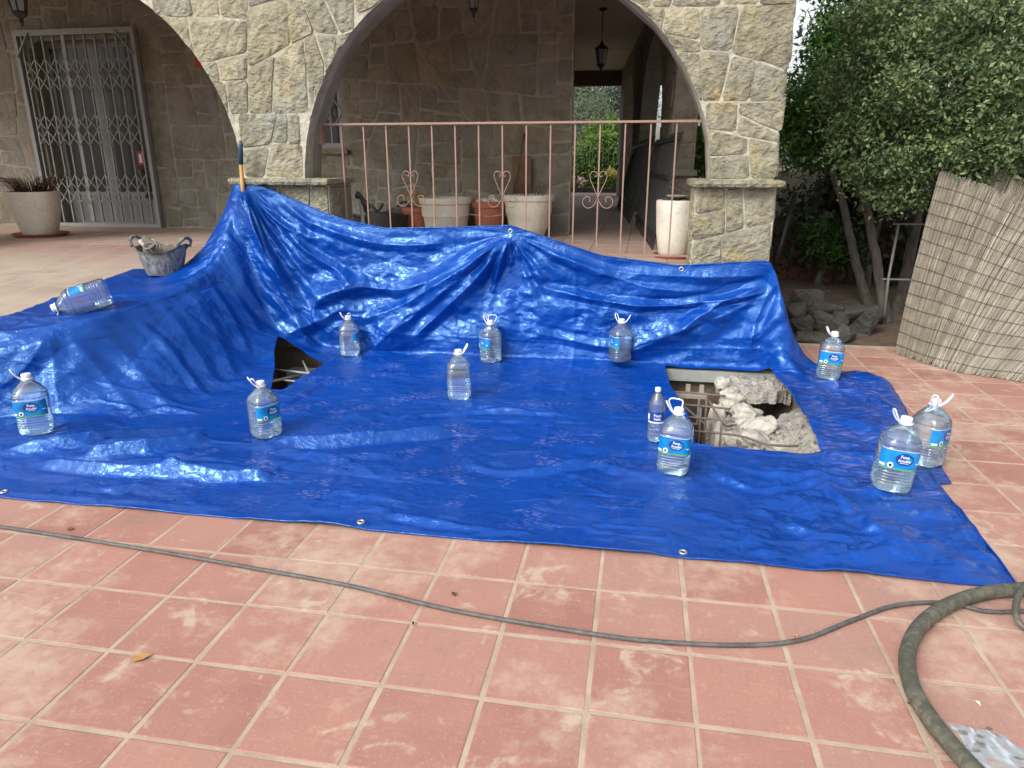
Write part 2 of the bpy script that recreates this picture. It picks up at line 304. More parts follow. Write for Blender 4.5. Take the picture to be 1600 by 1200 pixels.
# ---------------------------------------------------------------- mesh helpers
def tag(o, label=None, cat=None, group=None, kind=None):
    if label: o['label'] = label
    if cat: o['category'] = cat
    if group: o['group'] = group
    if kind: o['kind'] = kind
    return o
def empty(name, loc, label, cat, group=None, rz=0):
    o = bpy.data.objects.new(name, None); C.objects.link(o); o.empty_display_size = .1
    o.location = loc; o.rotation_euler = (0, 0, rz); return tag(o, label, cat, group)
def origin(o):
    v = Vector((0, 0, 0))
    while o is not None: v += o.location; o = o.parent
    return v
class MB:
    def __init__(s): s.v = []; s.f = []; s.sm = []
    def add(s, vs, fs, smooth=False):
        b = len(s.v); s.v += [tuple(q) for q in vs]; s.f += [tuple(b+i for i in f) for f in fs]; s.sm += [smooth]*len(fs); return s
    def box(s, c, d, rz=0, M=None):
        pts = [Vector((x*d[0]/2, y*d[1]/2, z*d[2]/2)) for x in (-1, 1) for y in (-1, 1) for z in (-1, 1)]
        R = M or Matrix.Rotation(rz, 3, 'Z'); pts = [R @ q + Vector(c) for q in pts]
        return s.add(pts, [(0, 1, 3, 2), (4, 6, 7, 5), (0, 4, 5, 1), (2, 3, 7, 6), (0, 2, 6, 4), (1, 5, 7, 3)])
    def bar(s, a, b, w, h):     # square bar from a to b
        a = Vector(a); b = Vector(b); d = b-a; q = d.to_track_quat('Y', 'Z').to_matrix()
        return s.box((a+b)/2, (w, d.length, h), M=q)
    def tube(s, path, r, n=8, closed=False, cap=True, smooth=True):
        P = [Vector(q) for q in path]; m = len(P); R = r if isinstance(r, (list, tuple)) else [r]*m
        vs = []; up = None
        for i, q in enumerate(P):
            a = P[(i-1) % m] if (closed or i) else P[0]; b = P[(i+1) % m] if (closed or i < m-1) else P[-1]
            t = (b-a).normalized() if (b-a).length > 1e-9 else Vector((0, 0, 1))
            if up is None: up = t.orthogonal().normalized()
            up = (up - t*up.dot(t)); up = up.normalized() if up.length > 1e-6 else t.orthogonal().normalized()
            w = t.cross(up)
            vs += [q + (up*cos(2*pi*j/n)+w*sin(2*pi*j/n))*R[i] for j in range(n)]
        fs = []
        for i in range(m if closed else m-1):
            for j in range(n): fs.append((i*n+j, i*n+(j+1) % n, ((i+1) % m)*n+(j+1) % n, ((i+1) % m)*n+j))
        if cap and not closed: fs += [tuple(range(n))[::-1], tuple((m-1)*n+j for j in range(n))]
        return s.add(vs, fs, smooth)
    def lathe(s, prof, c=(0, 0, 0), n=32, shape=None, smooth=True, ell=(1, 1)):
        vs = []; fs = []; m = len(prof)
        for r, z in prof:
            for j in range(n):
                a = 2*pi*j/n; k = shape(a) if shape else 1
                vs.append((c[0]+r*k*cos(a)*ell[0], c[1]+r*k*sin(a)*ell[1], c[2]+z))
        for i in range(m-1):
            for j in range(n): fs.append((i*n+j, i*n+(j+1) % n, (i+1)*n+(j+1) % n, (i+1)*n+j))
        return s.add(vs, fs, smooth)
    def disc(s, c, r, n=24, shape=None, ell=(1, 1), flip=False):
        vs = [(c[0]+r*(shape(2*pi*j/n) if shape else 1)*cos(2*pi*j/n)*ell[0], c[1]+r*(shape(2*pi*j/n) if shape else 1)*sin(2*pi*j/n)*ell[1], c[2]) for j in range(n)]
        return s.add(vs, [tuple(range(n))[::-1] if flip else tuple(range(n))])
    def mesh(s, name, mat, sharp=None):
        me = bpy.data.meshes.new(name); me.from_pydata(s.v, [], s.f); me.polygons.foreach_set('use_smooth', s.sm)
        if mat is not None: me.materials.append(mat)
        me.update()
        if sharp: me.set_sharp_from_angle(angle=radians(sharp))
        return me
    def build(s, name, mat, parent=None, local=False, sharp=None, kind=None, label=None):
        if not local:
            o0 = origin(parent); s.v = [(a-o0.x, b-o0.y, c-o0.z) for a, b, c in s.v]
        o = bpy.data.objects.new(name, s.mesh(name, mat, sharp)); C.objects.link(o)
        if parent is not None: o.parent = parent
        return tag(o, label=label, kind=kind)
def np_mesh(name, verts, faces, mat, parent=None, smooth=False, kind=None):     # faces: (n,k) int array
    me = bpy.data.meshes.new(name); o0 = origin(parent); verts = np.asarray(verts, dtype=np.float32)-np.array(o0, dtype=np.float32)
    n, k = faces.shape
    me.vertices.add(len(verts)); me.vertices.foreach_set('co', verts.ravel())
    me.loops.add(n*k); me.loops.foreach_set('vertex_index', faces.astype(np.int32).ravel())
    me.polygons.add(n); me.polygons.foreach_set('loop_start', np.arange(n, dtype=np.int32)*k)
    me.polygons.foreach_set('use_smooth', np.full(n, smooth)); me.materials.append(mat); me.update(calc_edges=True); me.validate()
    o = bpy.data.objects.new(name, me); C.objects.link(o)
    if parent is not None: o.parent = parent
    return tag(o, kind=kind)
def spline(pts, k=8, closed=False):
    P = [Vector(p) for p in pts]; out = []; m = len(P)
    for i in range(m if closed else m-1):
        if closed: a, b, c, d = P[i-1], P[i], P[(i+1) % m], P[(i+2) % m]
        else: a, b, c, d = P[max(i-1, 0)], P[i], P[i+1], P[min(i+2, m-1)]
        for j in range(k):
            t = j/k; out.append(.5*((2*b)+(c-a)*t+(2*a-5*b+4*c-d)*t*t+(3*b-a-3*c+d)*t**3))
    if not closed: out.append(P[-1])
    return out
def vnoise(x, y, seed=0):           # 2-D value noise in numpy
    xi = np.floor(x).astype(np.int64); yi = np.floor(y).astype(np.int64); xf = x-xi; yf = y-yi
    def h(a, b):
        n = (a*374761393+b*668265263+seed*1442695041) & 0xffffffff
        n = ((n ^ (n >> 13))*1274126177) & 0xffffffff; n = n ^ (n >> 16); return (n & 0xffff)/65535.0
    sx = xf*xf*xf*(xf*(xf*6-15)+10); sy = yf*yf*yf*(yf*(yf*6-15)+10)
    return (h(xi, yi)*(1-sx)+h(xi+1, yi)*sx)*(1-sy)+(h(xi, yi+1)*(1-sx)+h(xi+1, yi+1)*sx)*sy
def fbm(x, y, seed=0, o=4):
    a = 0; s = 0; w = 1
    for i in range(o): a = a+w*vnoise(x*2**i, y*2**i, seed+i*17); s += w; w *= .5
    return a/s

# ---------------------------------------------------------------- the ground
FL = .75                                     # porch floor above the lower terrace
PITS = [(.20, 1.12, 3.70, 5.46), (-2.98, -2.28, 4.22, 5.40)]
def rects_minus(x0, x1, y0, y1, holes):
    xs = sorted({x0, x1, *[h[0] for h in holes], *[h[1] for h in holes]}); ys = sorted({y0, y1, *[h[2] for h in holes], *[h[3] for h in holes]})
    for a, b in zip(xs, xs[1:]):
        for c, d in zip(ys, ys[1:]):
            if not any(h[0] <= (a+b)/2 <= h[1] and h[2] <= (c+d)/2 <= h[3] for h in holes): yield a, b, c, d
TX0, TX1, TY0, TY1 = -9, 9, -6, 6.37
m = MB()
for a, b, c, d in rects_minus(TX0, TX1, TY0, TY1, PITS): m.add([(a, c, -.0016), (b, c, -.0016), (b, d, -.0016), (a, d, -.0016)], [(0, 1, 2, 3)])
terrace = m.build('terrace_floor', MAT['grout'], kind='structure')
m = MB()
for a, b, c, d in rects_minus(-300, 300, -60, 500, [(TX0, TX1, TY0, TY1)]):
    m.add([(a, c, -.03), (b, c, -.03), (b, d, -.03), (a, d, -.03)], [(0, 1, 2, 3)])
m.build('ground', MAT['soil'], kind='structure')

# soil bed past the terrace, gently heaped
nx, ny = 70, 40; X, Y = np.meshgrid(np.linspace(1.0, 6.5, nx), np.linspace(6.38, 10.5, ny), indexing='ij')
Zs = -.035+.05*np.clip((Y-6.38)*3, 0, 1)+.10*(fbm(X*3, Y*3, 3)-.5)*np.clip((Y-6.4)*2, 0, 1)+.05*np.clip(Y-6.6, 0, 2)+.03*(fbm(X*14, Y*14, 5)-.5)
idx = np.arange(nx*ny).reshape(nx, ny)
F = np.stack([idx[:-1, :-1], idx[1:, :-1], idx[1:, 1:], idx[:-1, 1:]], -1).reshape(-1, 4)
np_mesh('soil_bed', np.stack([X, Y, Zs], -1).reshape(-1, 3), F, MAT['soil'], None, True, 'structure')

# terracotta tiles, one object each
def tile_mesh(w, seed):
    rr = random.Random(seed); h = w/2; b = .003; z0, z1 = -.0035, 0.0
    def ring(k, z): return [(s*(h-k)+rr.uniform(-.0012, .0012), t*(h-k)+rr.uniform(-.0012, .0012), z) for s, t in ((-1, -1), (1, -1), (1, 1), (-1, 1))]
    vs = ring(-.0008, z0)+ring(0, z1-.0012)+ring(b, z1); fs = [(8, 9, 10, 11)]
    for r in (0, 4):
        for i in range(4): fs.append((r+i, r+(i+1) % 4, r+4+(i+1) % 4, r+4+i))
    return MB().add(vs, fs).mesh('tile', MAT['tile'])
TM = [tile_mesh(.2915, s) for s in range(7)]
cand = []
for i in range(-16, 20):
    for j in range(-6, 17):
        u = -.08+.307*(i+.5); v = 1.366+.307*(j+.5)
        if v > TY1-.1 or v < .75: continue
        if -4.6 < u < 1.30 and 2.95 < v < 6.4: continue          # under the tarpaulin / the house
        if u < -3.3 and v > 3.2: continue
        if u > .9 and u < 1.4 and v > 5.6 and u < .95: continue
        q = proj((u, v, 0))
        if q[2] < .3 or not (-330 < q[0] < 1930 and -50 < q[1] < 1420): continue
        off = max(0, -q[0], q[0]-1600, q[1]-1200); cand.append((off, u, v))
cand.sort(); 
for off, u, v in cand[:300]:
    o = bpy.data.objects.new('tile', random.choice(TM)); C.objects.link(o); o.parent = terrace
    o.location = (u+random.uniform(-.002, .002), v+random.uniform(-.002, .002), random.uniform(-.0006, .0012))
    o.rotation_euler = (random.uniform(-.003, .003), random.uniform(-.003, .003), random.choice((0, pi/2, pi, 3*pi/2))+random.uniform(-.006, .006))

# ramp and raised porch floor
def ramp_z(v): return FL-.108*max(0, 6.1-v)
def ramp_edge(v): return -4.36 if v < 3.66 else (-4.0+(v-3.6)*(.72/1.6) if v < 5.2 else -3.28)
m = MB(); vsn = [1.0, 2, 3, 3.655, 3.67, 4, 4.4, 4.8, 5.2, 5.5, 6.1]
top = []; 
for v in vsn: top += [(-14, v, ramp_z(v)), (ramp_edge(v)-.04, v, ramp_z(v)), (ramp_edge(v)+.0, v, -.2)]
fs = []
for i in range(len(vsn)-1):
    a = i*3; fs += [(a, a+1, a+4, a+3), (a+1, a+2, a+5, a+4)]
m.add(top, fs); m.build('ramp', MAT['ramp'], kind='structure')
m = MB(); m.add([(-14, 6.1, FL), (-3.24, 6.1, FL), (-3.24, 7.9, FL), (-14, 7.9, FL)], [(0, 1, 2, 3)])
m.add([(-3.24, 5.48, FL), (.99, 5.48, FL), (.99, 19.3, FL), (-3.24, 19.3, FL)], [(0, 1, 2, 3)])
m.add([(-3.3, 5.48, -.003), (.99, 5.48, -.003), (.99, 5.48, FL), (-3.3, 5.48, FL)], [(0, 1, 2, 3)])
m.add([(.99, 5.47, -.9), (.99, 19.3, -.9), (.99, 19.3, FL), (.99, 5.47, FL)], [(0, 1, 2, 3)])
porch = m.build('porch_floor', MAT['porch_tile'], kind='structure')
PTM = []
for sd in range(4):
    me = tile_mesh(.318, 40+sd); me.materials.clear(); me.materials.append(MAT['porch_tile_piece']); PTM.append(me)
for i in range(-4, 2):
    for j in range(11):
        o = bpy.data.objects.new('tile', random.choice(PTM)); C.objects.link(o); o.parent = porch; o.location = (-.1+.33*(i+.5), 5.6+.33*(j+.5), FL+.003+random.uniform(-.0005, .0008)); o.rotation_euler = (0, 0, random.choice((0, pi/2, pi)))
# garden level beyond the far end of the passage
MB().add([(-14, 19.3, FL-.06), (9, 19.3, FL-.06), (9, 60, FL+.4), (-14, 60, FL+.4)], [(0, 1, 2, 3)]).build('garden_ground', MAT['soil'], kind='structure')

# ---------------------------------------------------------------- pits (open excavations under the tarpaulin)
pit = None
for (x0, x1, y0, y1) in PITS:
    n = 26; m = MB(); d = -.95
    def wall(a, b, seed):
        a = (*a, 0); b = (*b, 0)
        L = (Vector(b)-Vector(a)).length; nx, nz = int(L/.05)+2, 16; vs = []; nrm = Vector((b[1]-a[1], a[0]-b[0], 0)).normalized()
        for i in range(nx):
            for j in range(nz):
                t = i/(nx-1); s = j/(nz-1); k = (fbm(np.array([t*L*6+seed]), np.array([s*6.]), seed)[0]-.5)*.14*min(1, s*5)
                p = Vector(a).lerp(Vector(b), t) + nrm*(k if 0 < i < nx-1 else 0); vs.append((p.x, p.y, -.004+d*s))
        m.add(vs, [(i*nz+j, (i+1)*nz+j, (i+1)*nz+j+1, i*nz+j+1) for i in range(nx-1) for j in range(nz-1)], True)
    wall((x0, y0), (x1, y0), 3); wall((x1, y0), (x1, y1), 9); wall((x1, y1), (x0, y1), 14); wall((x0, y1), (x0, y0), 21)
    vs = []
    for i in range(n):
        for j in range(n):
            a, b = x0+(x1-x0)*i/(n-1), y0+(y1-y0)*j/(n-1); vs.append((a, b, d+.12*(fbm(np.array([a*5]), np.array([b*5]), 2)[0])))
    m.add(vs, [(i*n+j, (i+1)*n+j, (i+1)*n+j+1, i*n+j+1) for i in range(n-1) for j in range(n-1)], True)
    m.build('excavated_pit', MAT['pit'], kind='structure')

# ---------------------------------------------------------------- the house: walls, stones, caps, ceiling
house = empty('stone_house', (-1.0, 5.45, 0), 'sandstone house with a round arched porch behind the tarpaulin', 'house')
V0, VT = 5.45, .27                           # facade plane and thickness
ARC = [(-1.0655, 1.315, 1.5495), (-4.731, 1.36, 1.60)]         # centre u, centre z, radius
def clip_half(poly, nx, nz, d):              # keep points with nx*a+nz*b <= d
    out = []
    for i in range(len(poly)):
        p, q = poly[i], poly[(i+1) % len(poly)]; a = nx*p[0]+nz*p[1]-d; b = nx*q[0]+nz*q[1]-d
        if a <= 0: out.append(p)
        if a*b < 0: t = a/(a-b); out.append((p[0]+(q[0]-p[0])*t, p[1]+(q[1]-p[1])*t))
    return out
def parea(p): return abs(sum(p[i][0]*p[(i+1) % len(p)][1]-p[(i+1) % len(p)][0]*p[i][1] for i in range(len(p))))/2
def ccw(p): return p if sum(p[i][0]*p[(i+1) % len(p)][1]-p[(i+1) % len(p)][0]*p[i][1] for i in range(len(p))) > 0 else p[::-1]
def inset(poly, g):
    poly = ccw(poly); out = list(poly)
    for i in range(len(poly)):
        p, q = poly[i], poly[(i+1) % len(poly)]; dx, dz = q[0]-p[0], q[1]-p[1]; L = sqrt(dx*dx+dz*dz)
        if L < 1e-5: continue
        nx, nz = dz/L, -dx/L; out = clip_half(out, nx, nz, nx*p[0]+nz*p[1]-g*random.uniform(.5, 1.6))
        if len(out) < 3: return []
    return out
def split_rec(poly, amin, amax, rr, tilt=.16):
    A = parea(poly)
    if A < amin or (A < amax and rr.random() < .55): return [poly]
    us = [p[0] for p in poly]; zs = [p[1] for p in poly]; w, h = max(us)-min(us), max(zs)-min(zs)
    t = rr.uniform(.34, .66); a = rr.gauss(0, tilt)
    if w > h*rr.uniform(.8, 1.25): nx, nz = cos(a), sin(a)
    else: nx, nz = sin(a), cos(a)
    px, pz = min(us)+w*t, min(zs)+h*t; d = nx*px+nz*pz
    A1, B1 = clip_half(poly, nx, nz, d), clip_half(poly, -nx, -nz, -d)
    if len(A1) < 3 or len(B1) < 3: return [poly]
    return split_rec(A1, amin, amax, rr, tilt)+split_rec(B1, amin, amax, rr, tilt)
def chaikin(p, k=.2):
    out = []
    for i in range(len(p)):
        a, b = p[i], p[(i+1) % len(p)]; out += [(a[0]+(b[0]-a[0])*k, a[1]+(b[1]-a[1])*k), (a[0]+(b[0]-a[0])*(1-k), a[1]+(b[1]-a[1])*(1-k))]
    return out
def densify(p, L):
    out = []
    for i in range(len(p)):
        a, b = p[i], p[(i+1) % len(p)]; n = max(1, int(sqrt((a[0]-b[0])**2+(a[1]-b[1])**2)/L))
        out += [(a[0]+(b[0]-a[0])*j/n, a[1]+(b[1]-a[1])*j/n) for j in range(n)]
    return out
def stone_wall(parent, mat, rect, to3, amin, amax, gap, depth, seed, push=None, reject=None, rough=.3, dens=.09, tilt=.16, jog=.007):
    rr = random.Random(seed); random.seed(seed)
    u0, u1, z0, z1 = rect; cells = split_rec([(u0, z0), (u1, z0), (u1, z1), (u0, z1)], amin, amax, rr, tilt); c = 0
    for poly in cells:
        p = inset(poly, gap)
        if len(p) < 3 or parea(p) < .0035: continue
        p = [(x+rr.uniform(-jog, jog), y+rr.uniform(-jog, jog)) for x, y in densify(p, .16)]
        p = densify(chaikin(p, .09), dens)
        if push: p = [push(q) for q in p]
        if parea(p) < .004: continue
        cu = sum(q[0] for q in p)/len(p); cz = sum(q[1] for q in p)/len(p)
        if reject and any(reject(*q) for q in p+[(cu, cz)]): continue
        n = len(p); d = depth*rr.uniform(.6, 1.15); tx, tz = rr.uniform(-.25, .25)*d, rr.uniform(-.25, .25)*d
        w = max(max(q[0] for q in p)-min(q[0] for q in p), .05); vs = []
        def jit(a): return rr.uniform(-a, a)
        for sc, hh, jt in ((1.0, -.004, 0), (.996, .55, .12), (.965, .92, .2), (.66, 1.0, rough), (.30, 1.05, rough)):
            for q in p:
                a = cu+(q[0]-cu)*sc; b = cz+(q[1]-cz)*sc
                h = d*(hh+jit(jt))+(tx*(a-cu)+tz*(b-cz))/w*2 if hh > 0 else hh
                vs.append(to3(a+jit(.003), b+jit(.003), max(h, -.004) if hh > 0 else h))
        vs.append(to3(cu, cz, d*(1.05+jit(rough))))
        fs = [(k*n+i, k*n+(i+1) % n, (k+1)*n+(i+1) % n, (k+1)*n+i) for k in range(4) for i in range(n)]+[(4*n+i, 4*n+(i+1) % n, 5*n) for i in range(n)]
        MB().add(vs, fs, True).build('stone', mat, parent, sharp=48); c += 1
    return c

# front wall with two arches (outline, filled, given thickness)
def arch_pts(a, flip=False, n=28):
    return [(a[0]+a[2]*cos(t), a[1]+a[2]*sin(t)) for t in [pi-i*pi/n for i in range(n+1)]]
U_END = .93
TOPZ = 3.62
def solid_outline(m, P, v0, v1):
    bm = bmesh.new(); f = bm.faces.new([bm.verts.new((a, v0, b)) for a, b in P]); f.normal_update(); r = bmesh.ops.triangulate(bm, faces=[f])
    bm.verts.index_update(); vs = [v.co.copy() for v in bm.verts]; fs = [tuple(v.index for v in f.verts) for f in bm.faces]; bm.free()
    m.add(vs, fs); m.add([(v.x, v1, v.z) for v in vs], [f[::-1] for f in fs]); n = len(P)
    m.add([(a, v0, b) for a, b in P]+[(a, v1, b) for a, b in P], [(i, (i+1) % n, n+(i+1) % n, n+i) for i in range(n)])
A0, A1 = ARC
outline = [(-7.6, 1.36)]+[(-6.331, 1.36)]+arch_pts(A1)[1:-1]+[(-3.131, 1.36), (-2.615, 1.36)]+[q for q in arch_pts(A0)[1:-1] if q[1] > 1.38]+[(.484, 1.36), (U_END-.02, 1.36), (U_END-.02, TOPZ), (-7.6, TOPZ)]
m = MB(); solid_outline(m, outline, V0-.005, V0+VT); facade = m.build('front_wall', MAT['mortar_front'], house)
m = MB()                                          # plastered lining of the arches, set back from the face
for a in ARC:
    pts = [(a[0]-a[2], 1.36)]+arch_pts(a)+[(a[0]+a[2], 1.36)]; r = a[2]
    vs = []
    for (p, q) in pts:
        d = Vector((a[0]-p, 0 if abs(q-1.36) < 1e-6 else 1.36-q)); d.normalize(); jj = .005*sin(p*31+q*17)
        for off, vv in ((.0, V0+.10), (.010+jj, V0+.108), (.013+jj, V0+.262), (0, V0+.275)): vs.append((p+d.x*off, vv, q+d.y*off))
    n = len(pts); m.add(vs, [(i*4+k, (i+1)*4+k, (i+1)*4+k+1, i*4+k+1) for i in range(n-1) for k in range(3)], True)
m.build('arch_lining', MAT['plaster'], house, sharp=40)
def push_arch(q):
    for cu, cz, r in ARC:
        dx, dz = q[0]-cu, q[1]-cz
        if dz > -.02:
            L = sqrt(dx*dx+dz*dz); R = r+.006*sin(dx*23+dz*31)
            if L < R: return (cu+dx/L*R, cz+dz/L*R)
    return q
def inside_arch(a, b): return any((a-c)**2+(b-z)**2 < (r-.03)**2 for c, z, r in ARC)
front3 = lambda a, b, h: (a, V0-h, b)
stone_wall(facade, MAT['stone_front'], (-3.131, -2.615, 1.385, 1.86), front3, .045, .10, .004, .013, 11, push_arch, inside_arch)
stone_wall(facade, MAT['stone_front'], (-3.75, -1.85, 1.86, 3.2), front3, .06, .17, .0045, .014, 23, push_arch, inside_arch)
stone_wall(facade, MAT['stone_front'], (.40, U_END, 1.39, 1.9), front3, .055, .14, .0045, .014, 37, push_arch, inside_arch)
stone_wall(facade, MAT['stone_front'], (-.30, U_END, 1.9, 3.2), front3, .07, .19, .0045, .015, 41, push_arch, inside_arch)
stone_wall(facade, MAT['stone_front'], (-7.5, -6.2, 1.39, 3.2), front3, .08, .2, .01, .04, 47, push_arch, inside_arch)
# quoins on the right end face
end3 = lambda a, b, h: (U_END-.02+h, a, b)
stone_wall(facade, MAT['stone_front'], (V0-.02, V0+VT, 1.39, 3.2), end3, .07, .16, .01, .03, 51)
# pier bases under the caps
for (u0, u1, z0) in ((.385, .94, -.05), (-3.19, -2.435, .3), (-7.4, -6.4, .3)):
    b = MB().box(((u0+u1)/2, V0+.25, (z0+1.334)/2), (u1-u0, .46, 1.334-z0)).build('pier_base', MAT['mortar_front'], house)
    stone_wall(b, MAT['stone_front'], (u0, u1, max(z0, .5), 1.328), lambda a, c, h: (a, V0+.019-h, c), .06, .13, .005, .011, int(100+u0*10))
    stone_wall(b, MAT['stone_front'], (V0+.03, V0+.46, max(z0, .5), 1.328), lambda a, c, h: (u0-h, a, c), .06, .14, .008, .012, int(140+u0*10))
    stone_wall(b, MAT['stone_front'], (V0+.03, V0+.46, max(z0, .5), 1.328), lambda a, c, h: (u1+h, a, c), .06, .14, .008, .012, int(160+u0*10))
for (u0, u1) in ((.343, .978), (-3.23, -2.395), (-7.5, -6.25)):
    m = MB(); rr = random.Random(int(u0*100)); n = 26; secs = []
    for i in range(n):
        t = i/(n-1); u = u0+(u1-u0)*t; j = lambda a: rr.uniform(-a, a); e = .006 if i in (0, n-1) else 0
        f = V0-.085+j(.008); secs.append([(u, f+.004, 1.337+e+j(.003)), (u, f-.006+j(.003), 1.358), (u, f+.004, 1.384-e+j(.003)), (u, V0+.50, 1.386-e), (u, V0+.50, 1.336+e)])
    m.add([p for s in secs for p in s], [(i*5+k, i*5+(k+1) % 5, (i+1)*5+(k+1) % 5, (i+1)*5+k) for i in range(n-1) for k in range(5)]+[(0, 1, 2, 3, 4), tuple((n-1)*5+k for k in (4, 3, 2, 1, 0))])
    m.build('pier_cap', MAT['stone_front'], house)

# back wall of the porch, with openings for door and window
VB = 7.9; DOOR = (-7.08, -5.70, FL, 2.84); WIN = (-4.15, -3.30, 1.66, 2.52); CORN = -.755; CEIL = 3.45
m = MB()
for a, b, c, d in rects_minus(-14, CORN, FL-.1, CEIL+.1, [DOOR, WIN]):
    m.add([(a, VB, c), (b, VB, c), (b, VB, d), (a, VB, d)], [(0, 1, 2, 3)])
for (a, b, c, d) in (DOOR, WIN):
    m.add([(x, y, z) for y in (VB, VB+.22) for x, z in ((a, c), (b, c), (b, d), (a, d))], [(0, 1, 5, 4), (1, 2, 6, 5), (2, 3, 7, 6), (3, 0, 4, 7)])
m.add([(CORN, VB, FL-.1), (CORN-1.15, 17.5, FL-.1), (CORN-1.15, 17.5, CEIL+.1), (CORN, VB, CEIL+.1)], [(0, 1, 2, 3)])
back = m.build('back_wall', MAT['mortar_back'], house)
def rej_open(a, b): return any(x0-.03 < a < x1+.03 and z0-.03 < b < z1+.03 for x0, x1, z0, z1 in (DOOR, WIN))
def push_open(q):
    for x0, x1, z0, z1 in (DOOR, WIN):
        x0 -= .045; x1 += .045; z0 -= .045; z1 += .045
        if x0 < q[0] < x1 and z0 < q[1] < z1:
            d = [(q[0]-x0, (x0, q[1])), (x1-q[0], (x1, q[1])), (z1-q[1], (q[0], z1))]+([(q[1]-z0, (q[0], z0))] if z0 > .9 else []); return min(d)[1]
    return q
back3 = lambda a, b, h: (a, VB-h, b)
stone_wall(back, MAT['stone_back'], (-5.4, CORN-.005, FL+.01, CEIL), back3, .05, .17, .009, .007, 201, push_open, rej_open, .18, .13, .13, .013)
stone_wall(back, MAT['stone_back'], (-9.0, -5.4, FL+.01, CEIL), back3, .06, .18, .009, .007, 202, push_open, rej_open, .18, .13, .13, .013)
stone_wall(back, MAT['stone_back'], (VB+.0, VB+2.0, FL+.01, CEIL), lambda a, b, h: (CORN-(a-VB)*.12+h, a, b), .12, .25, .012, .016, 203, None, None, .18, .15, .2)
m = MB(); m.box((-3.74, VB-.03, 1.615), (1.02, .10, .045)); m.build('window_sill', MAT['stone_back'], house)

# ceiling: painted boards over the porch and along the passage
m = MB(); m.box((-6.5, 6.7, CEIL+.09), (15, 2.6, .08)); m.box((-.5, 13.2, CEIL+.09), (3.1, 10.6, .08)); ceiling = m.build('ceiling', MAT['ceiling'], house)
bm_ = MB().box((0, 0, 0), (3.1, .243, .02)).mesh('board', MAT['ceiling'])
for i in range(46):
    o = bpy.data.objects.new('board', bm_); C.objects.link(o); o.parent = ceiling; o.location = Vector((-.5, 6.35+.247*i, CEIL+.035))-origin(ceiling)
MB().box((-4.05, 5.50+6.0, TOPZ+.06), (9.96, 12.1, .12)).build('roof_slab', MAT['mortar_front'], house)
# far end of the passage: beam, jambs
MB().box((-.9, 17.5, 3.31), (3.4, .25, .29)).build('beam', MAT['beam'], house)
fp = MB().box((-.24, 17.55, (FL+3.17)/2), (.62, .35, 3.17-FL)).build('far_pier', MAT['mortar_back'], house)
stone_wall(fp, MAT['stone_back'], (-.56, .07, FL, 3.15), lambda a, b, h: (a, 17.375-h, b), .06, .15, .012, .02, 211)
stone_wall(fp, MAT['stone_back'], (17.375, 17.7, FL, 3.15), lambda a, b, h: (-.55-h, a, b), .06, .15, .012, .02, 212)
MB().box((-.56, 17.5, 1.42), (.10, .5, .06)).build('far_pier_cap', MAT['stone_back'], house)
# side arcade, skewed slightly, seen from inside
def arc_u(v): return .465-.09*(v-5.9)
def side_outline():
    P = [(5.9, FL-.1)]; piers = [(8.0, 9.0), (12.0, 13.3), (16.6, 17.7)]; prev = 5.9
    for a, b in piers:
        w = (a-prev)/2; sp = 1.75; rise = min(1.35, w+.25)
        P += [(prev, FL-.1), (prev, sp)]+[(prev+w-w*cos(t), sp+rise*sin(t)) for t in [pi*i/18 for i in range(1, 18)]]+[(a, sp), (a, FL-.1)]; prev = b
        P += [(b, FL-.1)]
    return P[1:]+[(17.7, CEIL+.02), (5.9, CEIL+.02)]
bm = bmesh.new(); SO = side_outline()
f = bm.faces.new([bm.verts.new((a, b, 0)) for a, b in SO]); f.normal_update(); bmesh.ops.triangulate(bm, faces=[f]); bm.verts.index_update()
vs = [v.co.copy() for v in bm.verts]; fs = [tuple(v.index for v in f.verts) for f in bm.faces]; bm.free()
m = MB(); n = len(SO); TH_ = .25
m.add([(arc_u(v.x), v.x, v.y) for v in vs], fs); m.add([(arc_u(v.x)+TH_, v.x, v.y) for v in vs], [f[::-1] for f in fs])
m.add([(arc_u(a), a, b) for a, b in SO]+[(arc_u(a)+TH_, a, b) for a, b in SO], [(i, (i+1) % n, n+(i+1) % n, n+i) for i in range(n)])
side = m.build('side_arcade_wall', MAT['mortar_back'], house)
for v in (8.0, 12.0, 16.6):
    stone_wall(side, MAT['stone_back'], (arc_u(v)+.005, arc_u(v)+TH_-.005, FL, 2.6), lambda a, b, h: (a, v-.002-h, b), .05, .10, .010, .018, int(220+v))
for v0_, v1_ in ((8.0, 9.0), (12.0, 13.3)):
    stone_wall(side, MAT['stone_back'], (v0_+.01, v1_-.01, FL, 3.3), lambda a, b, h: (arc_u(a)-.002-h, a, b), .10, .2, .012, .018, int(230+v0_))
for v in (8.0, 12.0): MB().box((arc_u(v)+.10, v+.45, 1.40), (.36, 1.1, .06)).build('side_pier_cap', MAT['stone_back'], house)

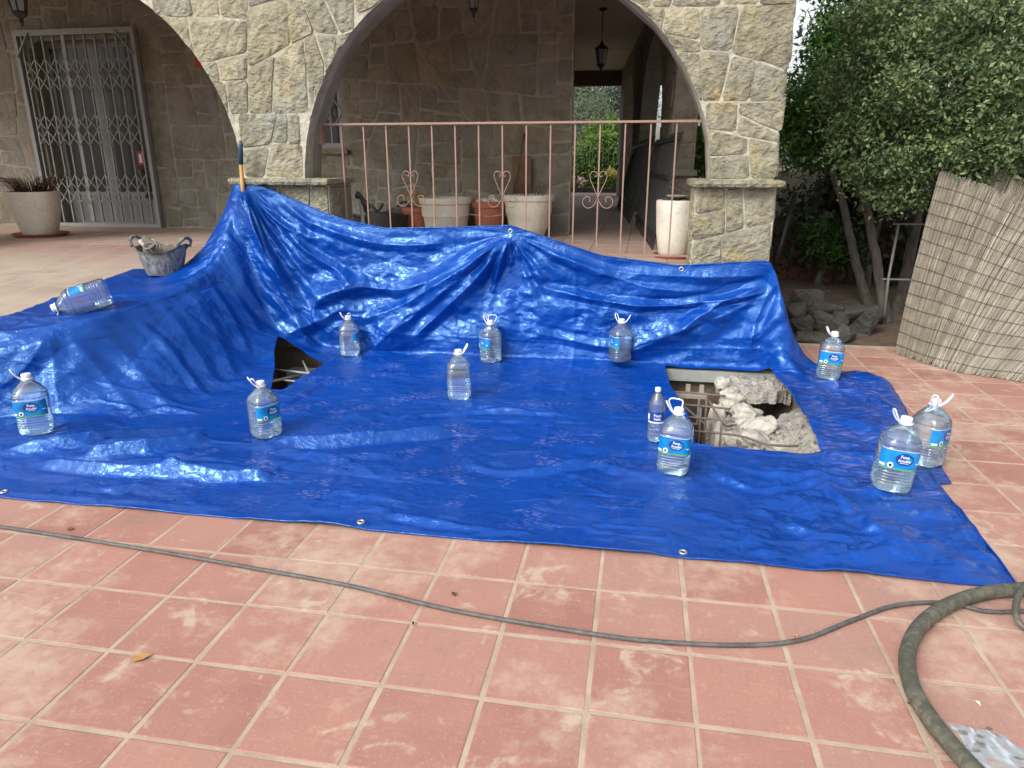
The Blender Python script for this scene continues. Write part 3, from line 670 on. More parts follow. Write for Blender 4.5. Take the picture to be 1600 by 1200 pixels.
# door with two glazed leaves behind the folding grille, and the window
dr = MB(); a, b, c, d = DOOR
dr.box(((a+b)/2, VB+.19, (c+d)/2), (b-a, .03, d-c)); door = dr.build('door', MAT['white_alu'], house)
for i in range(2):
    x0 = a+.07+i*(b-a-.07)/2; x1 = x0+(b-a-.07)/2-.07
    MB().box(((x0+x1)/2, VB+.172, c+1.22), (x1-x0-.10, .012, 1.62)).build('pane', MAT['pane'], door)
    MB().box(((x0+x1)/2, VB+.172, c+.2), (x1-x0-.10, .012, .30)).build('panel', MAT['door'], door)
MB().box((a+1.13, VB+.155, 1.55), (.09, .02, .16)).build('sticker', MAT['red'], door)
MB().box((a+1.13, VB+.143, 1.55), (.035, .004, .10)).build('sticker_figure', MAT['label_white'], door)
MB().bar((a+1.12, VB+.13, 1.42), (a+1.17, VB+.13, 1.12), .06, .012).build('hanging_cloth', MAT['curtain'], door)
MB().bar((a+1.17, VB+.10, 1.12), (a+1.31, VB+.10, 1.09), .05, .05).build('door_handle', MAT['iron'], door)
w = MB(); a, b, c, d = WIN
for (x0, x1, z0, z1) in ((a, b, c, c+.05), (a, b, d-.05, d), (a, a+.05, c+.05, d-.05), (b-.05, b, c+.05, d-.05), ((a+b)/2-.03, (a+b)/2+.03, c+.05, d-.05)): w.box(((x0+x1)/2, VB+.06, (z0+z1)/2), (x1-x0, .07, z1-z0))
win = w.build('window', MAT['white_alu'], house)
MB().box(((a+b)/2, VB+.10, (c+d)/2), (b-a-.02, .01, d-c-.02)).build('pane', MAT['pane'], win)
for i in range(4):
    x = a+.12+i*.2; MB().box((x, VB+.0, (c+d)/2), (.014, .014, d-c-.1)).build('grille_bar', MAT['alu'], win)
for k, z in enumerate((c+.30, c+.45, c+.60)):
    for i in range(8):
        x = a+.05+i*.1; s = 1 if (i+k) % 2 else -1
        if x+.1 < b: MB().bar((x, VB+.012, z-.075*s), (x+.1, VB+.012, z+.075*s), .008, .012).build('grille_strip', MAT['alu'], win)

# folding security grille in front of the door
a, b, c, d = DOOR; a -= .10; b += .06; d += .10
gate = empty('folding_security_grille', ((a+b)/2, VB-.06, FL), 'grey folding metal grille of bars and crossed strips over the porch door', 'security grille')
m = MB()
for (x0, x1, z0, z1) in ((a, b, d-.06, d), (a, b, FL+.005, FL+.05), (a, a+.045, FL+.05, d-.06), (b-.045, b, FL+.05, d-.06)): m.box(((x0+x1)/2, VB-.06, (z0+z1)/2), (x1-x0, .06, z1-z0))
m.bar((a+.03, VB-.10, d-.28), (a+.22, VB-.10, d-.03), .03, .012); m.bar((b-.03, VB-.10, d-.28), (b-.22, VB-.10, d-.03), .03, .012)
m.build('frame', MAT['alu'], gate)
nb = 11; xs = [a+.10+i*(b-a-.2)/(nb-1) for i in range(nb)]
pst = (3, 6)
for i, x in enumerate(xs):
    wd = .045 if i == 4 else .015
    MB().box((x, VB-.075, (FL+d)/2), (wd, .022, d-FL-.13)).build('bar', MAT['alu'], gate)
for z in (FL+.45, FL+1.12, FL+1.72):
    for i in range(nb-1):
        for s in (-1, 1):
            for dz in (-.085, .085):
                MB().bar((xs[i], VB-.093+.006*s, z+dz-.085*s), (xs[i+1], VB-.093+.006*s, z+dz+.085*s), .005, .010).build('strip', MAT['alu'], gate)

# ---------------------------------------------------------------- blue tarpaulin: stations across the sheet, (v,z) knots from the front edge to the top
# station u : nine (v,z) knots front -> top
ST=[
(-4.10,[(2.555,0.004),(2.75,0.01),(2.9,0.055),(3.33,0.0),(3.42,0.2),(3.5,0.4),(3.62,0.485),(4.4,0.572),(5.25,0.663)]),
(-3.80,[(2.555,0.004),(2.75,0.01),(2.91,0.055),(3.5,0.0),(3.55,0.2),(3.62,0.42),(3.72,0.497),(4.5,0.582),(5.32,0.672)]),
(-3.62,[(2.555,0.004),(2.75,0.01),(2.93,0.055),(3.55,0.0),(3.65,0.2),(3.74,0.42),(3.87,0.514),(4.7,0.604),(5.4,0.72)]),
(-3.45,[(2.555,0.004),(2.75,0.01),(2.96,0.055),(3.58,0.0),(3.74,0.2),(3.9,0.42),(4.06,0.534),(4.95,0.63),(5.4,0.935)]),
(-3.33,[(2.555,0.004),(2.75,0.01),(2.98,0.055),(3.6,0.0),(3.9,0.22),(4.2,0.45),(4.45,0.575),(5.05,0.7),(5.4,1.09)]),
(-3.174,[(2.555,0.004),(2.75,0.01),(3.03,0.055),(3.62,0.0),(4.05,0.22),(4.55,0.46),(4.98,0.62),(5.2,0.95),(5.38,1.355)]),
(-3.05,[(2.555,0.004),(2.75,0.01),(3.06,0.055),(3.62,-0.01),(4.08,0.13),(4.58,0.33),(5.08,0.46),(5.26,0.9),(5.39,1.345)]),
(-2.93,[(2.555,0.004),(2.75,0.01),(3.1,0.055),(3.6,-0.02),(4.1,0.07),(4.6,0.2),(5.17,0.27),(5.3,0.8),(5.4,1.315)]),
(-2.78,[(2.555,0.004),(2.75,0.01),(3.15,0.055),(3.55,-0.03),(4.1,0.02),(4.7,0.09),(5.22,0.15),(5.32,0.68),(5.41,1.25)]),
(-2.60,[(2.555,0.004),(2.75,0.01),(3.2,0.055),(3.52,-0.03),(4.1,0.005),(4.7,0.05),(5.315,0.09),(5.34,0.6),(5.43,1.175)]),
(-2.45,[(2.555,0.004),(2.75,0.01),(3.28,0.04),(3.5,-0.025),(4.15,0.01),(4.75,0.02),(5.325,0.05),(5.35,0.55),(5.43,1.115)]),
(-2.25,[(2.555,0.004),(2.75,0.01),(3.28,0.035),(3.5,-0.015),(4.2,0.01),(4.8,0.01),(5.335,0.03),(5.36,0.52),(5.43,1.06)]),
(-1.975,[(2.555,0.004),(2.75,0.01),(3.28,0.022),(3.55,0.0),(4.2,0.01),(4.8,0.01),(5.355,0.02),(5.375,0.5),(5.43,1.008)]),
(-1.457,[(2.555,0.004),(2.75,0.01),(3.2,0.012),(3.6,0.008),(4.2,0.01),(4.8,0.01),(5.365,0.02),(5.385,0.5),(5.43,1.022)]),
(-0.97,[(2.555,0.004),(2.75,0.01),(3.1,0.012),(3.6,0.01),(4.2,0.01),(4.8,0.01),(5.375,0.02),(5.395,0.5),(5.43,1.045)]),
(-0.71,[(2.555,0.004),(2.75,0.01),(3.1,0.012),(3.6,0.01),(4.2,0.01),(4.8,0.01),(5.385,0.02),(5.405,0.48),(5.43,0.965)]),
(-0.272,[(2.555,0.004),(2.75,0.01),(3.1,0.012),(3.6,0.01),(4.2,0.01),(4.8,0.01),(5.405,0.02),(5.425,0.42),(5.43,0.831)]),
(0.296,[(2.555,0.004),(2.75,0.01),(3.1,0.012),(3.6,0.012),(4.2,0.012),(4.8,0.012),(5.4,0.02),(5.4,0.4),(5.42,0.772)]),
(0.93,[(2.555,0.004),(2.75,0.01),(3.1,0.012),(3.6,0.014),(4.2,0.03),(4.8,0.03),(5.38,0.03),(5.39,0.42),(5.4,0.825)]),
(0.99,[(2.555,0.004),(2.75,0.01),(3.1,0.012),(3.6,0.016),(4.2,0.04),(4.8,0.04),(5.3,0.05),(5.36,0.38),(5.4,0.74)]),
(1.06,[(2.555,0.004),(2.75,0.01),(3.1,0.012),(3.6,0.02),(4.2,0.05),(4.8,0.05),(5.2,0.06),(5.3,0.22),(5.38,0.52)]),
(1.16,[(2.555,0.004),(2.75,0.01),(3.1,0.012),(3.6,0.03),(4.2,0.05),(4.8,0.045),(5.12,0.04),(5.28,0.12),(5.4,0.28)]),
(1.27,[(2.555,0.004),(2.75,0.01),(3.1,0.012),(3.6,0.03),(4.2,0.045),(4.8,0.035),(5.1,0.03),(5.3,0.05),(5.42,0.12)]),
(1.40,[(2.555,0.004),(2.75,0.01),(3.1,0.012),(3.6,0.022),(4.2,0.04),(4.8,0.03),(5.1,0.02),(5.28,0.02),(5.44,0.03)]),
(1.45,[(2.56,0.004),(2.78,0.01),(3.1,0.012),(3.6,0.02),(4.2,0.04),(4.8,0.03),(5.1,0.02),(5.28,0.02),(5.45,0.02)]),
(1.478,[(2.96,0.004),(3.05,0.008),(3.2,0.012),(3.65,0.02),(4.2,0.04),(4.8,0.03),(5.1,0.02),(5.28,0.02),(5.45,0.02)]),
(1.50,[(3.66,0.004),(3.7,0.008),(3.75,0.014),(3.9,0.02),(4.3,0.04),(4.8,0.035),(5.1,0.03),(5.3,0.025),(5.45,0.015)]),
(1.56,[(3.95,0.004),(4.0,0.01),(4.05,0.018),(4.15,0.03),(4.4,0.045),(4.8,0.05),(5.1,0.04),(5.32,0.03),(5.45,0.012)]),
(1.644,[(4.28,0.004),(4.33,0.012),(4.38,0.02),(4.45,0.03),(4.6,0.045),(4.9,0.055),(5.15,0.055),(5.33,0.04),(5.425,0.008)]),
(1.726,[(4.64,0.004),(4.67,0.012),(4.7,0.02),(4.75,0.028),(4.85,0.035),(5.0,0.05),(5.14,0.05),(5.24,0.035),(5.3,0.006)]),
(1.785,[(5.03,0.004),(5.035,0.005),(5.04,0.006),(5.05,0.006),(5.06,0.006),(5.08,0.006),(5.1,0.005),(5.12,0.005),(5.13,0.004)]),
]
ROWS=[22,54,34,76,72,60,86,86]   # samples in each knot interval
def gsm(a,sig,axis):
    r=int(3*sig+.5); k=np.exp(-.5*(np.arange(-r,r+1)/sig)**2); k/=k.sum()
    a=np.moveaxis(a,axis,0)
    p=np.concatenate([2*a[:1]-a[r:0:-1],a,2*a[-1:]-a[-2:-r-2:-1]],0)
    o=sum(k[i]*p[i:i+a.shape[0]] for i in range(2*r+1))
    return np.moveaxis(o,0,axis)
def base(du=.009):
    us=np.array([s[0] for s in ST]); K=np.array([s[1] for s in ST])
    u=np.concatenate([np.arange(-4.10,1.44,du),np.arange(1.44,1.786,.006)]); 
    kk=np.stack([np.stack([np.interp(u,us,K[:,k,c]) for c in (0,1)],-1) for k in range(9)],1)
    kk[:,1:8]=gsm(kk[:,1:8],3.0,0); 
    top=gsm(kk[:,8],2.0,0); kk[:,8]=top
    ts=np.concatenate([k+np.arange(n)/n for k,n in enumerate(ROWS)]+[[8.0]])
    k0=np.minimum(ts.astype(int),7); f=(ts-k0)[None,:,None]
    VZ=kk[:,k0]*(1-f)+kk[:,k0+1]*f
    VZ=gsm(VZ,3.0,1)
    P=np.empty((len(u),len(ts),3)); P[...,0]=u[:,None]; P[...,1:]=VZ
    seg=np.linalg.norm(np.diff(P[...,1:],axis=1),axis=-1)
    q=np.concatenate([np.zeros((len(u),1)),np.cumsum(seg,1)],1)+P[:,:1,1]
    return P,q,ts

def fold_disp(u, q, folds, amp, w, s0=0):
    D = np.zeros_like(u); rr = random.Random(s0)
    for pts in folds:
        P = np.array([tuple(p)[:2] for p in spline([(a, b, 0) for a, b in pts], 5)]); A = amp*rr.uniform(.75, 1.25); W = w*rr.uniform(.75, 1.3)
        lo = P.min(0)-3*W; hi = P.max(0)+3*W
        M = (u > lo[0]) & (u < hi[0]) & (q > lo[1]) & (q < hi[1])
        if not M.any(): continue
        uu, qq = u[M], q[M]; best = np.full(uu.shape, 9.); tt = np.zeros(uu.shape); n = len(P)-1
        wob = .25*W*(vnoise(uu*9+s0, qq*9, 5)-.5)
        for i in range(n):
            a, b = P[i], P[i+1]; d = b-a; L2 = d @ d+1e-9
            t = np.clip(((uu-a[0])*d[0]+(qq-a[1])*d[1])/L2, 0, 1); ds = np.hypot(uu-a[0]-t*d[0], qq-a[1]-t*d[1])
            k = ds < best; best[k] = ds[k]; tt[k] = ((i+t)/n)[k]
        x = np.abs(best+wob)/W; prof = np.exp(-x**1.25*1.5)-.28*np.exp(-((x-1.5)/.55)**2)
        D[M] += A*prof*np.clip(tt*6, .15, 1)*np.clip((1-tt)*6, 0, 1)
    return D
FOLDS = {
'curtain': [[[-3.14,5.959],[-3.032,5.812],[-2.828,5.67],[-2.636,5.364]],[[-2.864,6.286],[-2.492,6.282],[-1.964,6.21],[-1.448,6.238]],[[-3.008,6.102],[-2.708,6.067],[-2.384,5.972],[-2.18,5.827]],[[-2.612,5.707],[-2.18,5.852],[-1.76,5.879],[-1.34,6.095],[-0.956,6.312]],[[-0.956,6.312],[-1.34,6.045],[-1.76,5.783],[-2.18,5.591]],[[-0.956,6.312],[-1.196,6.009],[-1.496,5.717],[-1.76,5.478]],[[-0.956,6.312],[-1.04,6.109],[-1.112,5.86]],[[-0.956,6.312],[-0.8,6.121],[-0.692,5.971]],[[-0.956,6.312],[-0.56,6.188],[0.04,5.986],[0.544,5.949]],[[-0.776,5.944],[0.04,5.84],[0.556,5.877],[0.952,5.933]],[[0.964,5.93],[0.88,5.731],[0.844,5.436]],[[0.94,5.987],[0.64,5.877],[0.292,5.634]],[[-0.656,6.204],[-0.212,6.101],[0.4,6.059],[0.94,6.055]],[[-0.788,5.581],[-0.428,5.532],[-0.14,5.512]],[[-2.3,5.69],[-2.624,5.447],[-2.816,5.195]]],
'big': [[[-0.956,6.33],[-1.448,5.893],[-1.868,5.575],[-2.18,5.28]],[[0.964,5.918],[0.568,5.75],[0.052,5.536],[-0.188,5.403]],[[-3.10,6.05],[-2.95,5.75],[-2.72,5.45],[-2.62,5.2]],[[-2.1,5.95],[-2.45,5.75],[-2.55,5.55],[-2.3,5.4]]],
'bank': [[[-3.248,4.883],[-3.008,4.694],[-2.744,4.368]],[[-3.332,4.644],[-3.08,4.468],[-2.768,4.238]],[[-3.368,4.412],[-3.068,4.265],[-2.732,4.05]],[[-3.464,4.216],[-3.128,3.996],[-2.816,3.763]],[[-3.548,4.1],[-3.308,3.894],[-2.972,3.662]],[[-3.608,4.073],[-3.704,3.829],[-3.812,3.685]],[[-3.608,4.073],[-3.548,3.799],[-3.476,3.603]],[[-3.2,5.046],[-3.008,4.926],[-2.852,4.767]],[[-3.164,5.18],[-3.02,5.116],[-2.888,5.041]]],
'floor': [[[-3.272,2.964],[-2.948,3.125],[-2.708,3.373],[-2.456,3.602]],[[-2.804,2.994],[-2.516,3.116],[-2.276,3.325]],[[-2.984,2.9],[-2.456,2.882],[-2.144,2.949]],[[-1.988,3.311],[-1.616,3.45],[-1.22,3.612],[-0.956,3.739]],[[-2.3,2.909],[-1.964,2.921],[-1.724,2.983]],[[-2.204,3.907],[-2.144,4.428],[-2.024,4.598]],[[-3.044,3.639],[-2.876,3.784],[-2.552,3.769]],[[-1.88,3.289],[-1.52,3.233],[-1.148,3.388]],[[-0.848,3.309],[-0.572,3.228],[-0.164,3.432]],[[-1.4,3.9],[-0.884,4.104],[-0.32,4.136]],[[-0.344,3.58],[0.064,3.595],[0.34,3.685]],[[-0.188,3.432],[0.1,3.288],[0.4,3.529]],[[0.388,3.453],[0.604,3.248],[0.928,3.391]],[[0.58,3.051],[0.76,2.846],[0.952,2.802]],[[0.52,3.547],[0.76,3.432],[1.144,3.511]],[[0.94,3.309],[1.012,3.061],[1.06,2.846]],[[-2.936,2.604],[-2.408,2.604],[-1.94,2.616]],[[-1.052,2.7],[-0.74,2.652],[-0.32,2.628]]],
'right': [[[1.012,3.673],[1.156,3.685],[1.288,3.674]],[[1.04,4.869],[1.03,4.233],[1.04,3.739]],[[1.108,5.272],[1.216,4.929],[1.18,4.361]],[[1.494,5.03],[1.56,4.681],[1.614,4.365]],[[1.18,4.361],[1.276,4.168],[1.44,3.925]]]}
P, q, ts = base()
u = P[..., 0]; z0 = P[..., 2].copy()
du = np.gradient(P, axis=0); dt = np.gradient(P, axis=1); Nn = np.cross(du, dt); Nn /= np.linalg.norm(Nn, axis=-1, keepdims=True)+1e-12
hang = np.clip((ts-5.9)/.5, 0, 1)[None, :]*np.clip((u+3.25)/.2, 0, 1)*np.clip((1.25-u)/.2, 0, 1)        # curtain
bankm = np.clip((ts-3.1)/.5, 0, 1)[None, :]*np.clip((6.3-ts)/.4, 0, 1)[None, :]*np.clip((-2.55-u)/.2, 0, 1)
flatm = np.clip(1-hang-bankm, 0, 1)
warp = .12*(fbm(u*2.1, q*2.1, 3)-.5); uw, qw = u+warp, q+.12*(fbm(u*2.1+9, q*2.1, 8)-.5)
def ridge(x, y, s, sharp=3):
    n = fbm(x, y, s, 3); return np.clip(1-np.abs(n-.5)*2*sharp, 0, 1)**1.5
D = fold_disp(u, q, FOLDS['curtain'], .036, .045, 1)+fold_disp(u, q, FOLDS['big'], .075, .13, 2)
D += fold_disp(u, q, FOLDS['bank'], .013, .045, 3)+fold_disp(u, q, FOLDS['floor'][:5], .034, .042, 14)+fold_disp(u, q, FOLDS['floor'], .020, .036, 4)+fold_disp(u, q, FOLDS['right'], .02, .06, 5)
# radiating pleats under the eyelet that is tied to the railing
gu, gq = u+.97, q-6.33; ang = np.arctan2(gu, -gq); rad = np.hypot(gu, gq)
D += hang*.016*np.sin(ang*21+2.5*vnoise(ang*3, rad*2, 4))*np.clip(rad*5, 0, 1)*np.exp(-(rad/.62)**2)*(gq < .02)
pu, pq = u+3.1, q-6.02; ang2 = np.arctan2(pu, -pq); rad2 = np.hypot(pu, pq)
D += hang*.018*np.sin(ang2*17+3*vnoise(ang2*3, rad2*2, 6))*np.clip(rad2*4, 0, 1)*np.exp(-(rad2/.7)**2)
# flat facets meeting in straight creases, as stiff sheeting folds
def facets(x, y, seed):
    s = (x+y)*.36602540378; i = np.floor(x+s).astype(np.int64); j = np.floor(y+s).astype(np.int64); g = (i+j)*.2113248654
    x0, y0 = x-(i-g), y-(j-g); up = x0 > y0
    def h(a_, b_):
        n = (a_*374761393+b_*668265263+seed*1442695041) & 0xffffffff; n = ((n ^ (n >> 13))*1274126177) & 0xffffffff; n = n ^ (n >> 16); return (n & 0xffff)/65535.0
    p, r = x0+(x0+y0)*.36602540378, y0+(x0+y0)*.36602540378
    big_, small_ = np.maximum(p, r), np.minimum(p, r)
    return h(i, j)*(1-big_)+np.where(up, h(i+1, j), h(i, j+1))*(big_-small_)+h(i+1, j+1)*small_-.5
def rot(x, y, a_): return x*cos(a_)+y*sin(a_), -x*sin(a_)+y*cos(a_)
mask = np.clip((fbm(u*1.9+3, q*1.9, 12)-.38)*5, .08, 1)
D += hang*(.05*(fbm(uw*1.5, qw*2.6, 21)-.5)+.085*facets(*rot(uw*2.0, qw*3.2, .35), 31)+.045*facets(*rot(uw*4.6, qw*7.5, -.3), 33)+.018*mask*facets(*rot(u*12, q*18, .5), 35)+.006*mask*facets(*rot(uw*25, qw*36, -.2), 36))
a, b = uw*.8+qw*.6, -uw*.6+qw*.8
D += bankm*(.03*(fbm(uw*1.7, qw*1.7, 41)-.5)+.075*facets(a*1.6, b*3.4, 43)+.042*facets(a*3.4, b*8, 45)+.020*mask*facets(a*8, b*20, 47)+.006*mask*facets(a*18, b*38, 48))
D += flatm*(.030*facets(*rot(uw*1.3, qw*3.4, .12), 51)+.010*ridge(uw*1.4, qw*4.4, 51, 5)+.016*facets(*rot(uw*3.2, qw*7, -.2), 53)+.008*mask*facets(*rot(u*8, q*16, .25), 57)+.003*mask*facets(*rot(uw*18, qw*30, -.3), 58)+.004*ridge(uw*4, qw*9, 57, 4))
D += flatm*(.042*facets(a*4.2, b*6, 61)+.026*facets(*rot(a*9, b*12, .6), 63)+.009*facets(*rot(a*22, b*26, -.4), 65))*np.clip((u-.35)/.4, 0, 1)*np.clip((3.8-q)/.3, 0, 1)
D += .0010*(fbm(u*30, q*30, 71, 2)-.5)
D += flatm*(.022*facets(*rot(u*6, q*6, .7), 66)+.010*facets(*rot(u*15, q*15, .2), 67))*np.clip((u-1.06)/.1, 0, 1)*np.clip((q-3.75)/.1, 0, 1)
for k in range(-4, 4):                     # creases left from folding
    D += .0055*np.exp(-np.abs(u-(.47+.93*k))/.013)*(1 if k % 2 else -1)
for k in range(5):
    D += .0055*np.exp(-np.abs(q-(3.05+.82*k))/.013)*(1 if k % 2 else -1)
edge = np.minimum(np.clip((q-P[:, :1, 1])/.10, 0, 1), np.clip((8-ts)/.35, .15, 1)[None, :])
D = D*np.clip(edge, .12, 1)
P = P+Nn*D[..., None]
P[..., 2] += .016*np.exp(-((q-P[:, :1, 1])/.045)**2)*np.clip(fbm(u*3.1, u*0, 90)-.40, 0, 1)*3; P[..., 1] += .012*(fbm(u*2.6, u*0, 95)-.5)*np.exp(-((q-P[:, :1, 1])/.12)**2)
# keep it above what it lies on
onflat = (ts[None, :] < 6.05)*(u > -9); P[..., 2] = np.where(onflat, np.maximum(P[..., 2], .0035), P[..., 2])
onfront = (ts[None, :] < 2.6)*np.ones_like(u); P[..., 2] = np.where(onfront > 0, np.maximum(P[..., 2], .0035), P[..., 2])
lim = FL-.108*np.clip(6.1-P[..., 1], 0, 9)+.004
onramp = (ts[None, :] > 6.0)*(u < -3.3); P[..., 2] = np.where(onramp, np.maximum(P[..., 2], lim), P[..., 2])
wallc = (ts[None, :] > 6.3)*(u > -3.15); P[..., 1] = np.where(wallc, np.minimum(P[..., 1], 5.438), P[..., 1])
# two openings cut in the sheet: snap the nearest vertices to the cut line
HOLES = [np.array([(.245, 5.345), (.64, 5.352), (1.0, 5.30), (1.03, 4.8), (1.018, 3.76), (.68, 3.768), (.36, 3.78), (.372, 4.03), (.33, 4.5), (.262, 4.95)]),
         np.array([(-2.455, 4.315), (-2.375, 4.318), (-2.338, 4.64), (-2.348, 4.96), (-2.58, 5.08), (-2.80, 5.13), (-2.74, 4.93), (-2.60, 4.66)])]
def in_poly(x, y, G):
    r = np.zeros(x.shape, bool); n = len(G)
    for i in range(n):
        (x1, y1), (x2, y2) = G[i], G[(i+1) % n]
        c = ((y1 > y) != (y2 > y)) & (x < (x2-x1)*(y-y1)/(y2-y1+1e-12)+x1); r ^= c
    return r
nu, nt = u.shape; fx, fy = P[..., 0], P[..., 1]; low = (ts[None, :] < 6.02)*np.ones_like(u) > 0
cut = np.zeros((nu, nt), bool)
for G in HOLES:
    n = len(G); best = np.full(fx.shape, 9.); bx = fx.copy(); by = fy.copy()
    for i in range(n):
        a_, b_ = G[i], G[(i+1) % n]; d = b_-a_; t = np.clip(((fx-a_[0])*d[0]+(fy-a_[1])*d[1])/(d @ d), 0, 1)
        qx, qy = a_[0]+t*d[0], a_[1]+t*d[1]; ds = np.hypot(fx-qx, fy-qy); k = ds < best; best[k] = ds[k]; bx[k] = qx[k]; by[k] = qy[k]
    k = (best < .0058) & low; ins = in_poly(fx, fy, G) & low & ~k
    P[..., 0][k] = bx[k]; P[..., 1][k] = by[k]; cut |= ins
idx = np.arange(nu*nt).reshape(nu, nt)
keep = ~(cut[:-1, :-1] | cut[1:, :-1] | cut[1:, 1:] | cut[:-1, 1:])
F = np.stack([idx[:-1, :-1], idx[1:, :-1], idx[1:, 1:], idx[:-1, 1:]], -1)[keep]
tarp_root = empty('tarpaulin', (-.9, 4.0, 0), 'large crinkled blue tarpaulin spread over the terrace and hung against the porch', 'tarpaulin')
np_mesh('sheet', P.reshape(-1, 3), F, MAT['tarp'], tarp_root, True)
fl = P.reshape(-1, 3)
def tarp_height(x, y, r=.09):
    k = (np.abs(fl[:, 0]-x) < r) & (np.abs(fl[:, 1]-y) < r) & (fl[:, 2] < .12); return float(np.percentile(fl[k, 2], 60)) if k.any() else 0.0
# rolled hem along the front edge and round the top
i0 = [i for i in range(0, nu, 4)]
MB().tube([Vector(P[i, 0])+Vector((0, .002, .0015)) for i in i0], .004, 6).build('hem', MAT['tarp'], tarp_root)
MB().tube([Vector(P[i, -1])+Vector((0, 0, .0)) for i in i0 if -3.6 < P[i, -1, 0] < 1.0], .005, 6).build('hem', MAT['tarp'], tarp_root)
# eyelets
def eyelet(i, j):
    p = Vector(P[i, j]); nn = Vector(Nn[i, j]); t = nn.orthogonal().normalized(); w = nn.cross(t)
    m = MB().tube([p+nn*.004+(t*cos(2*pi*k/16)+w*sin(2*pi*k/16))*.0135 for k in range(16)], .0045, 6, closed=True)
    m.build('eyelet', MAT['grommet'], tarp_root)
    MB().add([p+nn*.003+(t*cos(2*pi*k/12)+w*sin(2*pi*k/12))*.009 for k in range(12)], [tuple(range(12))]).build('eyelet_hole', MAT['label_dark'], tarp_root)
def near_uq(x, j): return int(np.abs(P[:, 0, 0]-x).argmin()), j
jf = int(np.abs(ts-.22).argmin()); jt = int(np.abs(ts-7.93).argmin())
for x in (-2.9, -1.125, .235): eyelet(*near_uq(x, jf))
for x in (-.965, .32): eyelet(*near_uq(x, jt))
# loose corner of the sheet showing past the bottles at the right
m = MB(); cA, cB, cC, cD = Vector((1.36, 3.42, .006)), Vector((1.36, 3.98, .006)), Vector((1.63, 3.95, .006)), Vector((1.562, 3.485, .006)); n = 14; vs = []
for i in range(n):
    for j in range(n):
        s, t = i/(n-1), j/(n-1); p = (cA*(1-t)+cB*t)*(1-s)+(cD*(1-t)+cC*t)*s; vs.append((p.x, p.y, .006+.007*fbm(np.array([p.x*14]), np.array([p.y*14]), 4)[0]))
m.add(vs, [(i*n+j, (i+1)*n+j, (i+1)*n+j+1, i*n+j+1) for i in range(n-1) for j in range(n-1)], True); m.build('loose_corner', MAT['tarp'], tarp_root)

# ---------------------------------------------------------------- what lies in the pits
def rock_mesh(name, r, seed, mat, flat=1.0, n=22):
    rr = random.Random(seed); bm = bmesh.new()
    for _ in range(n):
        v = Vector((rr.gauss(0, 1), rr.gauss(0, 1), rr.gauss(0, 1))).normalized()
        k = max(abs(v.x), abs(v.y), abs(v.z)); v = v.lerp(v/k, .55); bm.verts.new((v.x*r[0]*rr.uniform(.82, 1), v.y*r[1]*rr.uniform(.82, 1), v.z*r[2]*rr.uniform(.82, 1)))
    g = bmesh.ops.convex_hull(bm, input=bm.verts); bmesh.ops.delete(bm, geom=[e for e in g['geom_interior'] if isinstance(e, bmesh.types.BMVert)], context='VERTS')
    bmesh.ops.bevel(bm, geom=list(bm.edges), offset=min(r)*.045, segments=2, affect='EDGES', profile=.6)
    for f in bm.faces: f.smooth = True
    me = bpy.data.meshes.new(name); bm.to_mesh(me); bm.free(); me.materials.append(mat); me.set_sharp_from_angle(angle=radians(38)); return me
o = MB().box((.66, 5.40, -.055), (.98, .075, .09)).build('steel_lintel', MAT['steel']); tag(o, 'grey steel beam along the back edge of the right hole in the tarpaulin', 'beam')
# broken concrete footing: lumpy mass on the right of the pit with a pale ridge and a dark cavity behind
n = 110; X, Y = np.meshgrid(np.linspace(.58, 1.115, n), np.linspace(3.70, 5.36, n), indexing='ij')
ed = .66+.06*np.sin(Y*5)+.05*(fbm(X*6, Y*6, 3)-.5)
hgt = -.62+.48*np.clip((X-ed+.14)/.16, 0, 1)-.12*np.clip((Y-4.3)*1.2, 0, 1)+.14*np.clip((X-.93)*6, 0, 1)
hgt += .07*(fbm(X*6, Y*6, 11)-.5)+.05*(fbm(X*22, Y*22, 13, 3)-.5)+.035*(fbm(X*55, Y*55, 17, 2)-.5)
hgt -= .7*np.clip((Y-4.74+.05*np.sin(X*23))*7, 0, 1)*np.clip((X-.70)*9, 0, 1)
hgt = np.minimum(hgt, -.02)
idx = np.arange(n*n).reshape(n, n); F = np.stack([idx[:-1, :-1], idx[1:, :-1], idx[1:, 1:], idx[:-1, 1:]], -1).reshape(-1, 4)
foot = empty('broken_footing', (.8, 4.5, -.6), 'broken pale concrete footing with rubble inside the right hole of the tarpaulin', 'concrete')
np_mesh('rubble_mass', np.stack([X, Y, hgt], -1).reshape(-1, 3), F, MAT['gravel'], foot, True)
n2 = 60; X2, Y2 = np.meshgrid(np.linspace(0, 1, n2), np.linspace(3.74, 5.06, n2*2), indexing='ij')
cx = np.interp(Y2, [3.74, 4.1, 4.5, 4.9, 5.06], [.66, .655, .63, .615, .61])+.02*np.sin(Y2*9+1); wd = .10+.025*np.sin(Y2*7+2); XX = cx+(X2-.5)*2*wd
ZZ = -.17-.06*(5.06-Y2)+.06*(fbm(XX*9, Y2*9, 31)-.5)+.022*(fbm(XX*34, Y2*34, 33, 3)-.5)-.42*np.abs((X2-.5)*2)**3.2
idx2 = np.arange(X2.size).reshape(X2.shape); F2 = np.stack([idx2[:-1, :-1], idx2[1:, :-1], idx2[1:, 1:], idx2[:-1, 1:]], -1).reshape(-1, 4)
np_mesh('pale_ridge', np.stack([XX, Y2, np.minimum(ZZ, -.03)], -1).reshape(-1, 3), F2, MAT['lime'], foot, True)
